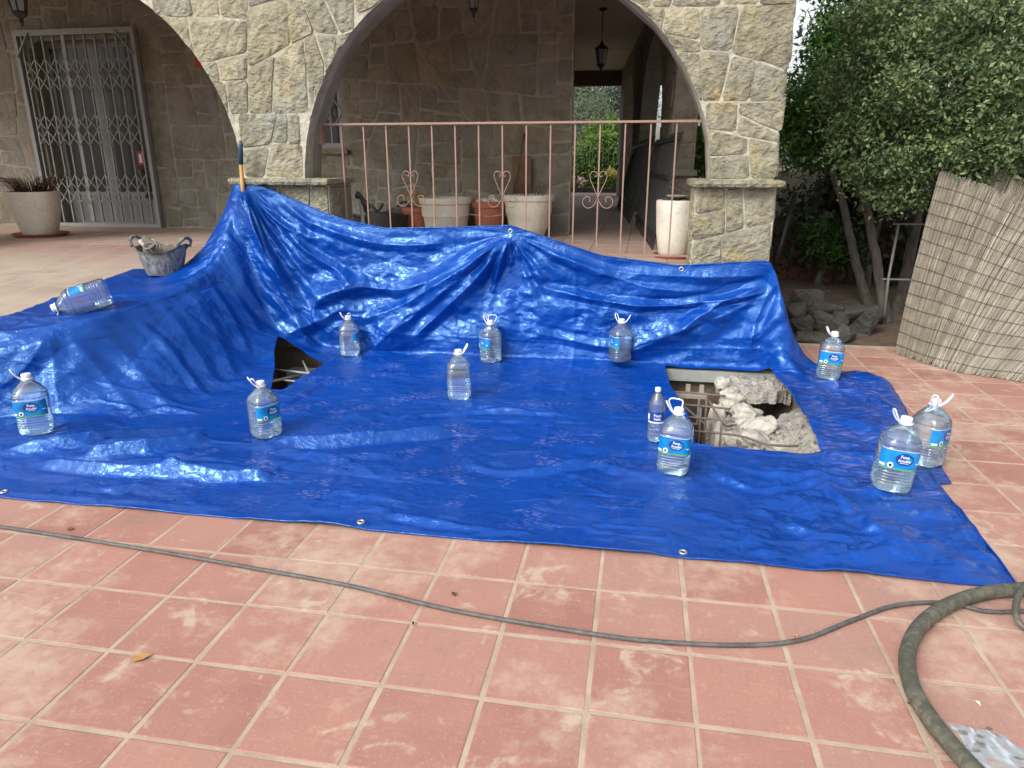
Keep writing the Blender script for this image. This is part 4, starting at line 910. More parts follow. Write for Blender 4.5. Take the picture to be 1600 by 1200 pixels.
def lump_mesh(name, r, seed, mat):
    bm = bmesh.new(); bmesh.ops.create_icosphere(bm, subdivisions=4, radius=1); co = np.array([v.co[:] for v in bm.verts])
    d = 1+.55*(fbm(co[:, 0]*1.6+seed, co[:, 1]*1.6+co[:, 2]*2.1, seed, 3)-.5)+.22*(fbm(co[:, 0]*6+seed, co[:, 1]*6-co[:, 2]*5, seed+3, 3)-.5)
    for v, k in zip(bm.verts, d): v.co = Vector((v.co.x*r[0]*k, v.co.y*r[1]*k, v.co.z*r[2]*k))
    for f in bm.faces: f.smooth = True
    me = bpy.data.meshes.new(name); bm.to_mesh(me); bm.free(); me.materials.append(mat); return me
CB = [((1138, 606), -.09, (.075, .07, .075)), ((1152, 628), -.10, (.085, .075, .07)), ((1163, 652), -.11, (.08, .07, .075)), ((1180, 668), -.11, (.075, .065, .06)), ((1176, 690), -.12, (.085, .06, .065)), ((1206, 700), -.14, (.08, .05, .05)), ((1150, 690), -.16, (.06, .06, .07))]
for i, (q_, z_, r_) in enumerate(CB):
    c_ = at_z(*q_, z_-.035)+Vector((random.uniform(-.03, .03), random.uniform(-.03, .03), 0)); r_ = tuple(k*random.uniform(.75, 1.5) for k in r_); o = bpy.data.objects.new('concrete_block', lump_mesh('concrete_block', tuple(k*1.18 for k in r_), 500+i, MAT['lime'])); C.objects.link(o); o.parent = foot; o.location = c_-origin(foot); o.rotation_euler = (random.uniform(-.4, .4), random.uniform(-.4, .4), random.uniform(0, 6))
n3 = 40; X3, Y3 = np.meshgrid(np.linspace(.72, 1.12, n3), np.linspace(5.0, 5.40, n3), indexing='ij'); Z3 = -.04+.07*(fbm(X3*9, Y3*9, 61)-.5)+.03*(fbm(X3*34, Y3*34, 63)-.5); Y3 = Y3+.16*(fbm(X3*9, X3*0, 62)-.5)*np.clip((5.2-Y3)*5, 0, 1); i3 = np.arange(n3*n3).reshape(n3, n3); F3 = np.stack([i3[:-1, :-1], i3[1:, :-1], i3[1:, 1:], i3[:-1, 1:]], -1).reshape(-1, 4)
top3 = np.stack([X3, Y3, Z3], -1).reshape(-1, 3); bot3 = top3-np.array([0, 0, .085]); rim = np.array([[i3[k, 0], i3[k+1, 0], i3[k+1, 0]+n3*n3, i3[k, 0]+n3*n3] for k in range(n3-1)])
np_mesh('broken_slab', np.concatenate([top3, bot3]), np.concatenate([F3, F3[:, ::-1]+n3*n3, rim[:, ::-1]]), MAT['gravel'], foot)
for i in range(46):
    x, y = random.uniform(.74, 1.06), random.uniform(3.8, 4.6); me = rock_mesh('chunk', (random.uniform(.008, .022),)*3, i, MAT['gravel'], n=12) if i < 8 else random.choice(CH)
    if i == 0: CH = []
    if i < 8: CH.append(me)
    o = bpy.data.objects.new('chunk', me); C.objects.link(o); o.parent = foot; k = (int((x-.58)/.535*(n-1)), int((y-3.70)/1.66*(n-1)))
    o.location = Vector((x, y, float(hgt[k])+.005))-origin(foot); o.rotation_euler = (random.random()*6, random.random()*6, 0)
cage = empty('rebar_cage', (.4, 4.4, -.5), 'rusty reinforcing bars crossing the earth side of the right hole', 'rebar')
for i, y in enumerate((5.0, 4.72, 4.47, 4.22, 3.98)):
    z = -.075; pts = [(.20, y, z), (.42, y+.01, z-.005), (.66, y-.04, z)]
    if i == 3: pts += [(.78, y-.20, z+.02), (.88, y-.22, z+.025), (.96, y-.20, z+.02)]
    MB().tube(spline(pts, 5), .0075, 6).build('bar', MAT['rebar'], cage)
for x, y in ((.52, 4.86), (.46, 4.6), (.57, 4.36), (.50, 4.12), (.45, 3.98)): MB().tube([(x, y, -.05), (x+.01, y-.01, -.75)], .0075, 6).build('bar', MAT['rebar'], cage)
MB().tube(spline([(.53, 4.80, -.06), (.60, 4.5, -.12), (.64, 4.28, -.04)], 6), .008, 6).build('bar', MAT['rebar'], cage)
tb = empty('timber_prop', (.40, 5.2, -.5), 'small pale timber prop under the beam in the right hole', 'timber prop')
MB().box((.44, 5.22, -.165), (.24, .10, .022)).build('plank', MAT['timber'], tb)
for x in (.42, .52): MB().box((x, 5.26, -.125), (.032, .032, .06)).build('post', MAT['timber'], tb)
for x in (.345, .50): MB().box((x, 5.18, -.27), (.014, .014, .20)).build('leg', MAT['steel'], tb)
MB().bar((.345, 5.17, -.20), (.56, 5.17, -.37), .012, .012).build('brace', MAT['steel'], tb)
MB().bar((.345, 5.17, -.355), (.50, 5.17, -.375), .012, .012).build('brace', MAT['steel'], tb)
lp = empty('rebar_bundle', (-2.6, 4.8, -.5), 'loose reinforcing bars and a grey block in the dark left hole', 'rebar')
for a, b in (((-2.9, 4.98, -.05), (-2.3, 4.90, -.06)), ((-2.9, 4.74, -.05), (-2.28, 4.66, -.05)), ((-2.62, 5.15, -.03), (-2.45, 4.92, -.09))): MB().tube([a, b], .010, 6).build('bar', MAT['steel'], lp)
MB().tube([(-2.66, 4.46, -.02), (-2.50, 4.82, -.05)], .012, 6).build('bar', MAT['steel'], lp)
MB().box((-2.66, 5.22, -.20), (.24, .12, .16)).build('block', MAT['steel'], lp)
MB().box((-2.62, 5.1, -.34), (.3, .2, .05)).build('block', MAT['timber'], lp)

# ---------------------------------------------------------------- water bottles
def sup(a, n): return (abs(cos(a))**n+abs(sin(a))**n)**(-1/n)
def shell(m, prof, n=44):
    vs = []; fs = []
    for r, z, e in prof:
        for j in range(n): a = 2*pi*(j+.5)/n; k = sup(a, e); vs.append((r*k*cos(a), r*k*sin(a), z))
    for i in range(len(prof)-1):
        for j in range(n): fs.append((i*n+j, i*n+(j+1) % n, (i+1)*n+(j+1) % n, (i+1)*n+j))
    fs += [tuple(range(n))[::-1], tuple((len(prof)-1)*n+j for j in range(n))]
    return m.add(vs, fs, True)
def big_profile(s=1.0, zcut=None):
    E = 3.6; pr = [(.066, .006, E), (.076, .004, E), (.081, .012, E), (.083, .024, E)]
    for k in range(5):
        z = .034+k*.0135; pr += [(.0832, z, E), (.0835, z+.004, E), (.0795, z+.0075, E), (.0795, z+.0095, E)]
    pr += [(.0832, .1035, E), (.0835, .108, E), (.0830, .15, E), (.0835, .196, E), (.080, .201, E), (.0835, .206, E), (.0832, .212, E), (.0785, .226, 3.4), (.069, .241, 3.1), (.057, .256, 2.8), (.044, .270, 2.4), (.031, .282, 2), (.0225, .290, 2), (.0215, .300, 2)]
    pr = [(r-(.0016 if s != 1 else 0), z+(.002 if s != 1 else 0), e) for r, z, e in pr]
    if zcut: pr = [p for p in pr if p[1] < zcut]; pr.append((pr[-1][0]*.985, zcut, pr[-1][2]))
    return pr
def ring_arc(r, e, n=720):
    pts = [(r*sup(a, e)*cos(a), r*sup(a, e)*sin(a)) for a in [-pi/2+(i-n/2)*2*pi/n*.5 for i in range(n+1)]]; s = [0]
    for a, b in zip(pts, pts[1:]): s.append(s[-1]+sqrt((a[0]-b[0])**2+(a[1]-b[1])**2))
    s = np.array(s)-s[n//2]; return s, np.array(pts)
ARCT = {'big': ring_arc(.0834, 3.6), 'small': ring_arc(.046, 2.0)}
def on_label(kind, s, z, off):
    S, P2 = ARCT[kind]; x = float(np.interp(s, S, P2[:, 0])); y = float(np.interp(s, S, P2[:, 1])); L = sqrt(x*x+y*y); return (x*(1+off/L), y*(1+off/L), z)
def label_patch(m, kind, s0, s1, z0, z1, off, k=26):
    vs = []; 
    for i in range(k+1): s = s0+(s1-s0)*i/k; vs += [on_label(kind, s, z0, off), on_label(kind, s, z1, off)]
    return m.add(vs, [(2*i, 2*i+2, 2*i+3, 2*i+1) for i in range(k)], True)
def label_disc(m, kind, s, z, rs, rz, off, k=20):
    return m.add([on_label(kind, s, z, off)]+[on_label(kind, s+rs*cos(2*pi*i/k), z+rz*sin(2*pi*i/k), off) for i in range(k)], [(0, 1+i, 1+(i+1) % k) for i in range(k)], True)
def text_geo(m, txt, kind, s, z, h, off, slant=.0, wide=1.0):
    cu = bpy.data.curves.new('txt', 'FONT'); cu.body = txt; cu.size = 1; cu.align_x = 'CENTER'; cu.resolution_u = 3; cu.offset = .018
    o = bpy.data.objects.new('txt', cu); C.objects.link(o); dg = bpy.context.evaluated_depsgraph_get(); dg.update()
    me = bpy.data.meshes.new_from_object(o.evaluated_get(dg)); vs = [v.co.copy() for v in me.vertices]; fs = [tuple(p.vertices) for p in me.polygons]
    bpy.data.objects.remove(o); bpy.data.meshes.remove(me)
    return m.add([on_label(kind, s+(v.x+v.y*slant)*h*1.38*wide, z+v.y*h*1.38, off) for v in vs], fs)
def make_bottle():
    root = empty('water_bottle', (0, 0, 0), 'large clear water bottle on the tarpaulin', 'bottle')
    b = shell(MB(), big_profile()).build('bottle_body', MAT['pet'], root, True, sharp=60)
    shell(MB(), big_profile(.98, .235)).build('water', MAT['water'], root, True, sharp=60)
    m = MB().lathe([(.0, .300), (.0215, .300)], n=28, smooth=False); m = MB().lathe([(.0245, .298), (.0255, .300), (.0255, .318), (.0235, .3215), (0, .3215)], n=32); m.build('cap', MAT['cap'], root, True, sharp=35)
    l = label_patch(MB(), 'big', -.098, .098, .1085, .1955, .0009).build('label', MAT['label_blue'], root, True)
    label_patch(MB(), 'big', -.098, .098, .1085, .116, .0015).build('label_strip', MAT['label_green'], l, True)
    label_patch(MB(), 'big', -.098, .098, .1935, .1955, .0015).build('label_border', MAT['label_white'], l, True)
    label_disc(MB(), 'big', .012, .158, .038, .027, .0016).build('label_emblem', MAT['label_navy'], l, True)
    m = MB(); text_geo(m, 'Font', 'big', .012, .163, .014, .0024); text_geo(m, 'Agudes', 'big', .012, .147, .0125, .0024)
    label_patch(m, 'big', -.006, .030, .1405, .1425, .0024, 6); label_patch(m, 'big', .062, .082, .140, .145, .0018, 5); label_patch(m, 'big', -.092, -.062, .118, .128, .0018, 6)
    m.build('label_lettering', MAT['label_white'], l, True)
    label_disc(MB(), 'big', -.040, .127, .0125, .0125, .0022).build('label_seal', MAT['label_white'], l, True)
    label_disc(MB(), 'big', -.040, .126, .006, .007, .0030).build('label_drop', MAT['label_dark'], l, True)
    return root
def handle_mesh():
    m = MB(); m.tube([(.0275*cos(2*pi*i/20), .0275*sin(2*pi*i/20), .2945) for i in range(20)], .0042, 6, closed=True)
    loop = spline([(-.025, .008, .2955), (-.042, .013, .309), (-.060, .014, .335), (-.068, .008, .352), (-.068, -.008, .352), (-.060, -.014, .335), (-.042, -.013, .309), (-.025, -.008, .2955)], 4)
    m.tube(loop, .0037, 6); return m
def handle_up():
    m = MB(); m.tube([(.0275*cos(2*pi*i/20), .0275*sin(2*pi*i/20), .2945) for i in range(20)], .0042, 6, closed=True)
    loop = spline([(-.027, 0, .2955), (-.047, 0, .328), (-.055, .002, .350), (-.044, .004, .362), (-.015, .004, .364), (.008, .004, .361), (.016, .002, .350), (.013, 0, .322)], 5)
    m.tube(loop, .0037, 6); return m
def handle_flat():
    m = MB(); m.tube([(.0275*cos(2*pi*i/20), .0275*sin(2*pi*i/20), .2945) for i in range(20)], .0042, 6, closed=True)
    m.tube(spline([(-.025, .008, .2955), (-.042, .013, .292), (-.066, .014, .276), (-.078, .008, .264), (-.078, -.008, .264), (-.066, -.014, .276), (-.042, -.013, .292), (-.025, -.008, .2955)], 4), .0046, 6); return m
proto = make_bottle(); HM = {'flat': handle_flat().mesh('handle', MAT['cap']), 'side': handle_mesh().mesh('handle', MAT['cap']), 'up': handle_up().mesh('handle', MAT['cap'])}
WV = [shell(MB(), big_profile(.98, z)).mesh('water', MAT['water']) for z in (.222, .245, .258)]
for me in WV: me.set_sharp_from_angle(angle=radians(60))
def clone(o, parent=None):
    c = o.copy(); C.objects.link(c); c.parent = parent
    for ch in o.children: clone(ch, c)
    return c
BOT = [((-3.30, 3.24), -14, 'side', 5, 'large water bottle at the far left of the tarpaulin, label facing forward'),
       ((-2.055, 3.52), 30, 'side', 12, 'large water bottle standing just in front of the left hole in the tarpaulin'),
       ((-2.24, 5.22), 80, 'side', 20, 'large water bottle by the hanging tarpaulin, right of the left hole'),
       ((-1.115, 4.33), 176, 'side', 172, 'large water bottle alone in the middle of the tarpaulin, no label showing'),
       ((-1.10, 5.27), -62, 'up', 180, 'large water bottle below the topmost tarpaulin eyelet, label turned left'),
       ((-.10, 5.32), -64, 'side', 176, 'large water bottle behind the right hole\'s left corner, handle raised right'),
       ((.225, 3.365), -5, 'up', -8, 'large water bottle in front of the small slim bottle, label facing forward'),
       ((1.372, 5.17), 8, 'side', 30, 'large water bottle on the folded lobe right of the right hole'),
       ((1.235, 3.36), 14, 'flat', 250, 'large water bottle nearest the right edge, standing in front of another one'),
       ((1.505, 3.70), 66, 'side', 184, 'large water bottle at the right edge, standing behind another bottle')]
lean = [(0, 0), (0, -.02), (0, 0), (0, .01), (0, 0), (0, .01), (0, .03), (0, .035), (0, .075), (0, .03)]
SCB = [1.06, 1.0, .98, 1.0, 1.0, 1.0, 1.02, 1.03, 1.10, 1.06]
for i, ((x, y), dl, hk, hd, lab) in enumerate(BOT):
    o = proto if i == 0 else clone(proto)
    rz = atan2(-x, y)+radians(dl)
    o.location = (x, y, max(.004, tarp_height(x, y))+.001); o.rotation_euler = (lean[i][0], lean[i][1], rz); o.scale = (SCB[i]*.925, SCB[i]*.925, SCB[i])
    tag(o, lab, 'bottle', 'water bottles weighing down the tarpaulin')
    for ch in o.children:
        if ch.name.startswith('water') and i % 4: ch.data = WV[i % 4-1]
    h = bpy.data.objects.new('handle', HM[hk]); C.objects.link(h); h.parent = o; h.rotation_euler = (0, 0, radians(hd)+atan2(-x, y)-rz)
# the bottle lying on its side by the ramp
o = clone(proto); tag(o, 'large water bottle lying on its side at the upper left of the tarpaulin', 'bottle', 'water bottles weighing down the tarpaulin')
for ch in list(o.children):
    if ch.name.startswith('handle'): bpy.data.objects.remove(ch)
cb = Vector((0, 0, CAMH))+Vector(ray(169, 454))*4.80; axis = (Vector((0, 0, CAMH))+Vector(ray(80, 483))*4.68-cb).normalized()
side_ = axis.cross(Vector((0, 0, 1))).normalized(); upv = side_.cross(axis)
if upv.z < 0: upv = -upv
tocam = (Vector((0, 0, CAMH))-cb).normalized(); face = upv*1.0; face = (face-axis*face.dot(axis)).normalized(); ly = -face; lx = ly.cross(axis).normalized()
R = Matrix((lx, ly, axis)).transposed().to_4x4()
o.matrix_world = Matrix.Translation(cb) @ R @ Matrix.Scale(1.10, 4); o.rotation_mode = 'XYZ'
h = bpy.data.objects.new('handle', HM['side']); C.objects.link(h); h.parent = o; h.rotation_euler = (0, 0, radians(-90))
# the slim bottle
sb = empty('small_water_bottle', (.145, 3.80, .016), 'small slim water bottle with a navy label behind a large bottle', 'bottle', None, atan2(-.145, 3.8)+radians(8))
pr = [(.036, .004), (.042, .002), (.045, .012), (.046, .03)]+[q for k in range(3) for q in ((.046, .04+k*.022), (.0455, .05+k*.022), (.0435, .054+k*.022))]+[(.0462, .112), (.0458, .165), (.0462, .178), (.044, .19), (.0462, .20), (.043, .222), (.034, .246), (.022, .266), (.0145, .276), (.0135, .288)]
shell(MB(), [(r, z, 2) for r, z in pr], 32).build('bottle_body', MAT['pet'], sb, True, sharp=60)
shell(MB(), [(r-.0014, z+.0015, 2) for r, z in pr[:-4]], 32).build('water', MAT['water'], sb, True, sharp=60)
MB().lathe([(.0158, .286), (.0158, .304), (.0145, .306), (0, .306)], n=24).build('cap', MAT['cap'], sb, True, sharp=35)
l = label_patch(MB(), 'small', -.062, .062, .120, .176, .0009).build('label', MAT['label_navy'], sb, True)
label_patch(MB(), 'small', -.062, .062, .112, .120, .0010).build('label_strip', MAT['label_white'], l, True)
m = MB(); text_geo(m, 'Font', 'small', .0, .150, .016, .0018); text_geo(m, 'Vella', 'small', .0, .130, .0145, .0018); m.build('label_lettering', MAT['label_white'], l, True)
label_patch(MB(), 'small', -.060, -.046, .128, .162, .0016, 4).build('label_code', MAT['label_white'], l, True)

# ---------------------------------------------------------------- railing in the big arch
VR = 5.66
rail = empty('porch_railing', (-1.05, VR, FL), 'dusty pink metal railing with heart scrolls in the large arch', 'railing')
MB().bar((-2.59, VR, 1.79), (.46, VR, 1.79), .04, .016).build('top_rail', MAT['rail'], rail)
MB().bar((-2.59, VR, .815), (.42, VR, .815), .03, .012).build('bottom_rail', MAT['rail'], rail)
MB().box((-2.555, VR, 1.72), (.05, .05, .16)).build('bracket', MAT['rail'], rail)
bmsh = MB().box((0, 0, 0), (.011, .011, .965)).mesh('bar', MAT['rail'])
BU = [-2.375+.186*i for i in range(15)]
for x in BU:
    o = bpy.data.objects.new('bar', bmsh); C.objects.link(o); o.parent = rail; o.location = Vector((x, VR, 1.302))-origin(rail)
def curl(c, r0, a0, turns, n=26, sgn=1):      # spiral inwards starting on angle a0
    return [(c[0]+r0*(1-.62*t/n)*cos(a0+sgn*2*pi*turns*t/n), 0, c[1]+r0*(1-.62*t/n)*sin(a0+sgn*2*pi*turns*t/n)) for t in range(n+1)]
for i in (3, 7, 11):
    m = MB(); x0 = BU[i]
    for s in (-1, 1):
        up = spline([(0, 0, 0), (.020, 0, .045), (.048, 0, .105), (.064, 0, .150), (.056, 0, .182), (.034, 0, .192), (.014, 0, .182), (.008, 0, .165), (.017, 0, .153), (.027, 0, .160)], 5)
        dn = spline([(0, 0, 0), (.018, 0, -.040), (.045, 0, -.072), (.080, 0, -.078), (.108, 0, -.058), (.114, 0, -.024), (.096, 0, .002), (.070, 0, .004), (.058, 0, -.016), (.066, 0, -.034)], 5)
        for path in (up, dn): m.tube([(x0+s*p[0], VR-.012, 1.245+p[2]) for p in path], .0034, 6)
    m.build('heart_scroll', MAT['rail'], rail)

# ---------------------------------------------------------------- pots and things on the porch
def pot(name, c, prof, mat, label, group=None, cat='plant pot', soil_z=None, n=40):
    p = empty(name, c, label, cat, group)
    inner = [(max(r-.022, 0), z) for r, z in prof[::-1] if z > prof[-1][1]*.75]
    MB().lathe([(0, .002)]+prof+[(prof[-1][0]-.01, prof[-1][1]+.004)]+inner+[(0, inner[-1][1])], n=n).build('pot_body', mat, p, True, sharp=40)
    if soil_z: MB().lathe([(0, soil_z+.01), (prof[-1][0]-.026, soil_z)], n=n).build('potting_soil', MAT['soil'], p, True)
    return p
def saucer(p, r, z=0): MB().lathe([(0, z), (r*.85, z), (r, z+.035), (r-.012, z+.036), (r*.83, z+.012), (0, z+.012)], n=36).build('saucer', MAT['terra'], p, True, sharp=40)
def twigs(p, r, h, n, name, mat, z=.4, seed=1, droop=.3):
    rr = random.Random(seed); m = MB()
    for i in range(n):
        a = rr.uniform(0, 2*pi); x, y = rr.uniform(0, r*.7)*cos(a), rr.uniform(0, r*.7)*sin(a); L = h*rr.uniform(.5, 1); d = rr.uniform(.3, 1.2)
        m.tube([(x, y, z), (x+L*.4*d*cos(a), y+L*.4*d*sin(a), z+L*.6), (x+L*.95*d*cos(a), y+L*.95*d*sin(a), z+L*(.8-droop*rr.random()))], [.003, .0022, .001], 3)
    o = m.build(name, mat, p, True, kind='stuff'); return o
p = pot('large_planter', (at_v(57, 330, 6.75).x, 6.75, FL+.02), [(.155, 0), (.178, .04), (.222, .22), (.244, .40), (.250, .425), (.250, .44)], MAT['pot_white'], 'big white tapered planter with dry plant beside the grille door', soil_z=.40)
saucer(p, .27, -.02); twigs(p, .26, .30, 260, 'dry_plant', MAT['twig'], .40, 3)
p = pot('rimmed_pot', (-2.02, 7.45, FL), [(.20, 0), (.215, .02), (.235, .20), (.252, .22), (.252, .24), (.258, .335), (.275, .345), (.282, .39), (.278, .40)], MAT['pot_white'], 'white rimmed pot behind the railing, left of the pot of white pebbles', 'white pots behind the railing', soil_z=.36)
p = pot('rounded_pot', (-1.145, 7.48, FL), [(.13, 0), (.165, .03), (.205, .12), (.225, .24), (.24, .26), (.243, .37), (.26, .38), (.262, .425), (.257, .432)], MAT['pot_white'], 'white rounded pot behind the railing, right of the pot of white pebbles', 'white pots behind the railing', soil_z=.39)
twigs(p, .2, .26, 24, 'dead_stems', MAT['twig'], .38, 5)
p = pot('terracotta_pot', (-1.565, 7.5, FL), [(.125, 0), (.14, .02), (.165, .30), (.18, .305), (.183, .36), (.178, .365)], MAT['terra'], 'terracotta pot filled with white pebbles behind the railing', 'terracotta pots behind the railing', soil_z=.33)
pm = [rock_mesh('pebble', (.03, .025, .018), s, MAT['pebble'], n=14) for s in range(4)]
for i in range(34):
    o = bpy.data.objects.new('pebble', random.choice(pm)); C.objects.link(o); o.parent = p; a, r = random.uniform(0, 2*pi), .14*sqrt(random.random()); o.location = (r*cos(a), r*sin(a), .345+.05*(1-r/.15)*random.random()+.012); o.rotation_euler = (random.random(), random.random(), random.random()*6)
p = pot('terracotta_pot', (-2.37, 7.6, FL), [(.12, 0), (.135, .02), (.16, .24), (.175, .245), (.178, .29), (.172, .295)], MAT['terra'], 'terracotta pot half hidden behind the white rimmed pot', 'terracotta pots behind the railing', soil_z=.26)
m = MB(); rr = random.Random(9)
for i in range(12):
    a = rr.uniform(0, 2*pi); r, z = rr.uniform(.02, .12), rr.uniform(.32, .50); c = Vector((r*cos(a), r*sin(a), z)); t = Vector((rr.uniform(-1, 1), rr.uniform(-.5, .5), rr.uniform(-.3, 1))).normalized(); w_ = t.orthogonal().normalized()
    m.add([c-t*.035, c+w_*.022, c+t*.04, c-w_*.022], [(0, 1, 2, 3)])
m.build('withered_leaves', MAT['handle_wood'], p, True, kind='stuff')
p = pot('tall_pot', (.285, 6.06, FL+.025), [(.115, 0), (.128, .02), (.150, .18), (.161, .36), (.164, .425), (.161, .435)], MAT['pot_white'], 'tall white pot with stones standing beside the right pier', soil_z=.38)
saucer(p, .17, -.025)
pm = [rock_mesh('stone', (.05, .04, .035), s+20, MAT['rock'], n=16) for s in range(3)]
for i in range(9):
    o = bpy.data.objects.new('stone', random.choice(pm)); C.objects.link(o); o.parent = p; a = i*.9; r = .085 if i < 7 else .02; o.location = (r*cos(a), r*sin(a), .41+.015*random.random()); o.rotation_euler = (0, 0, random.random()*6)
MB().lathe([(.02, .462), (.085, .466), (.09, .474), (.083, .476), (.02, .470)], n=28).build('dish', MAT['timber'], p, True)
# rubber tubs
def tub(name, c, r0, r1, h, mat, label, group=None, ell=(1.12, 1), rz=0, spout=.0):
    t = empty(name, c, label, 'rubber bucket', group, rz); n = 48; vs = []; fs = []
    prof = [(r0*.6, .0), (r0*.93, .004), (r0, .02), (r0+(r1-r0)*.5, h*.5), (r1, h), (r1+.012, h+.004), (r1-.006, h+.002), (r0+(r1-r0)*.5-.012, h*.5), (r0-.012, .03), (0.001, .024)]
    m = MB()
    for r, z in prof:
        for j in range(n):
            a = 2*pi*j/n; lift = (z/h)**2*(.028*cos(2*a)+.012*sin(a*3+1)); pin = 1+spout*(z/h)*cos(2*a)
            vs.append((r*ell[0]*pin*cos(a), r*ell[1]*sin(a), z+lift))
    m.add(vs, [(i*n+j, i*n+(j+1) % n, (i+1)*n+(j+1) % n, (i+1)*n+j) for i in range(len(prof)-1) for j in range(n)], True); m.add(vs[:n], [tuple(range(n))[::-1]])
    m.build('tub_body', mat, t, True, sharp=50)
    for s in (-1, 1):
        R = (r1+.004)*ell[0]*(1+spout)
        loop = spline([(s*R*.985, -.075, h+.022), (s*(R+.022), -.060, h+.062), (s*(R+.034), -.02, h+.088), (s*(R+.034), .02, h+.088), (s*(R+.022), .060, h+.062), (s*R*.985, .075, h+.022)], 5)
        MB().tube(loop, .013, 8).build('handle', mat, t, True)
    return t
tub('rubber_tub', (-2.98, 7.35, FL), .17, .215, .24, MAT['rubber'], 'black rubber tub behind the railing nearest the left pier', 'black tubs behind the railing', rz=.3)
tub('rubber_tub', (-2.66, 7.42, FL), .17, .22, .25, MAT['rubber'], 'black rubber tub behind the railing beside the terracotta pot', 'black tubs behind the railing', rz=1.2)
bk = tub('shoe_bucket', (-3.70, 5.09, ramp_z(5.09)+.012), .135, .185, .20, MAT['dusty'], 'grey cement dusted rubber bucket holding work shoes on the tarpaulin', None, (1.05, .9), radians(-6), .06)
# two work shoes in the bucket
def shoe(c, rz, tilt, label, roll=0):
    s = empty('work_shoe', c, label, 'shoe', 'work shoes in the bucket'); s.rotation_euler = (roll, tilt, rz)
    L = .27; secs = [(0, .030, .062), (.02, .036, .085), (.06, .037, .100), (.10, .037, .100), (.13, .038, .090), (.17, .044, .070), (.21, .046, .056), (.245, .040, .046), (.265, .022, .034)]
    n = 16; vs = []
    for x, w, h in secs:
        for j in range(n): a = 2*pi*j/n; vs.append((x-L/2, w*cos(a)*(1 if sin(a) < 0 else 1-.25*sin(a)**2), .022+(h-.0)*max(0, sin(a))**.8 if sin(a) > 0 else .020+.006*sin(a)))
    k = len(secs); m = MB().add(vs, [(i*n+j, i*n+(j+1) % n, (i+1)*n+(j+1) % n, (i+1)*n+j) for i in range(k-1) for j in range(n)]+[tuple(range(n))[::-1], tuple((k-1)*n+j for j in range(n))], True)
    m.build('upper', MAT['shoe'], s, True, sharp=60)
    m = MB(); o_ = [(x-L/2, w*1.08) for x, w, h in secs]; ring = [(x, w) for x, w in o_]+[(x, -w) for x, w in o_[::-1]]
    q = len(ring); m.add([(x, y, .0) for x, y in ring]+[(x, y, .026) for x, y in ring], [tuple(range(q))[::-1], tuple(range(q, 2*q))]+[(i, (i+1) % q, q+(i+1) % q, q+i) for i in range(q)]); m.build('sole', MAT['sole'], s, True)
    MB().tube([(-.075+.040*cos(2*pi*i/18), .034*sin(2*pi*i/18), .118+.006*cos(2*pi*i/18)) for i in range(18)], .010, 6, closed=True).build('collar', MAT['shoe'], s, True)
    MB().add([(-.075+.034*cos(2*pi*i/16), .028*sin(2*pi*i/16), .119) for i in range(16)], [tuple(range(16))]).build('opening', MAT['rubber'], s, True)
    m = MB()
    for i in range(4): x = -.02+i*.018; z = .118-i*.012; m.tube([(x, -.028, z-.018), (x+.006, 0, z+.008), (x, .028, z-.018)], .0032, 5)
    for s2 in (-1, 1): m.tube(spline([(-.02, 0, .125), (-.035, .03*s2, .145), (-.06, .045*s2, .13), (-.05, .055*s2, .09)], 5), .003, 5)
    m.build('laces', MAT['lace'], s, True); return s
bz = ramp_z(5.09)
shoe((-3.79, 5.10, bz+.175), radians(-165), radians(-50), 'dusty work shoe standing toe down at the left of the bucket')
shoe((-3.655, 5.06, bz+.165), radians(20), radians(-6), 'dusty work shoe lying across the middle of the bucket', radians(38))
pm = rock_mesh('lime_lump', (.035, .03, .028), 77, MAT['pebble'], n=18)
for i, (dx, dy, dz) in enumerate(((.08, -.04, .185), (.12, -.02, .19), (.10, .04, .18))):
    o = bpy.data.objects.new('lime_lump', pm); C.objects.link(o); o.location = (-3.70+dx, 5.06+dy, bz+dz); o.rotation_euler = (i, i*2, i)
    tag(o, ('pale lump nearest the front rim inside the bucket', 'pale lump at the right rim inside the bucket', 'pale lump at the back of the bucket beside the shoe')[i], 'stone', 'pale lumps in the bucket')
# broom handle, board with stick, black tool, cables
t = at_v(376, 220, 5.33); b = at_v(377, 292, 5.36)
br = empty('tool_handle', tuple(b), 'wooden tool handle with dark blue ferrule standing above the tarpaulin peak', 'tool handle')
mid = t.lerp(b, .50)
MB().tube([b-Vector((0, 0, .3)), mid], .0165, 12).build('shaft', MAT['handle_wood'], br); MB().tube([mid, t.lerp(b, .08), t], [.019, .0175, .012], 12).build('ferrule', MAT['ferrule'], br)
bd = empty('leaning_board', (-1.24, 7.78, FL), 'brown board leaning on the porch wall above the white rounded pot', 'board')
MB().box((-1.27, 7.82, 1.17), (.20, .02, .80), M=Matrix.Rotation(.07, 3, 'X')).build('panel', MAT['board'], bd)
o = MB().tube([(-1.36, 7.70, FL+.35), (-1.245, 7.84, 1.80)], .011, 8).build('stick', MAT['beam']); tag(o, 'thin dark stick leaning on the porch wall beside the brown board', 'stick')
bt = empty('black_tool', (-2.33, 5.95, FL), 'black plastic tool poking up beside the left pier', 'tool')
MB().tube(spline([(-2.40, 5.95, 1.24), (-2.36, 5.95, 1.22), (-2.33, 5.95, 1.17), (-2.29, 5.96, 1.12)], 4), [.030, .032, .03, .026, .022, .02, .022, .026, .028, .03, .026, .02, .016], 8).build('grip', MAT['rubber'], bt)
MB().tube([(-2.36, 5.95, 1.18), (-2.35, 5.95, FL)], .018, 8).build('shaft', MAT['steel'], bt)
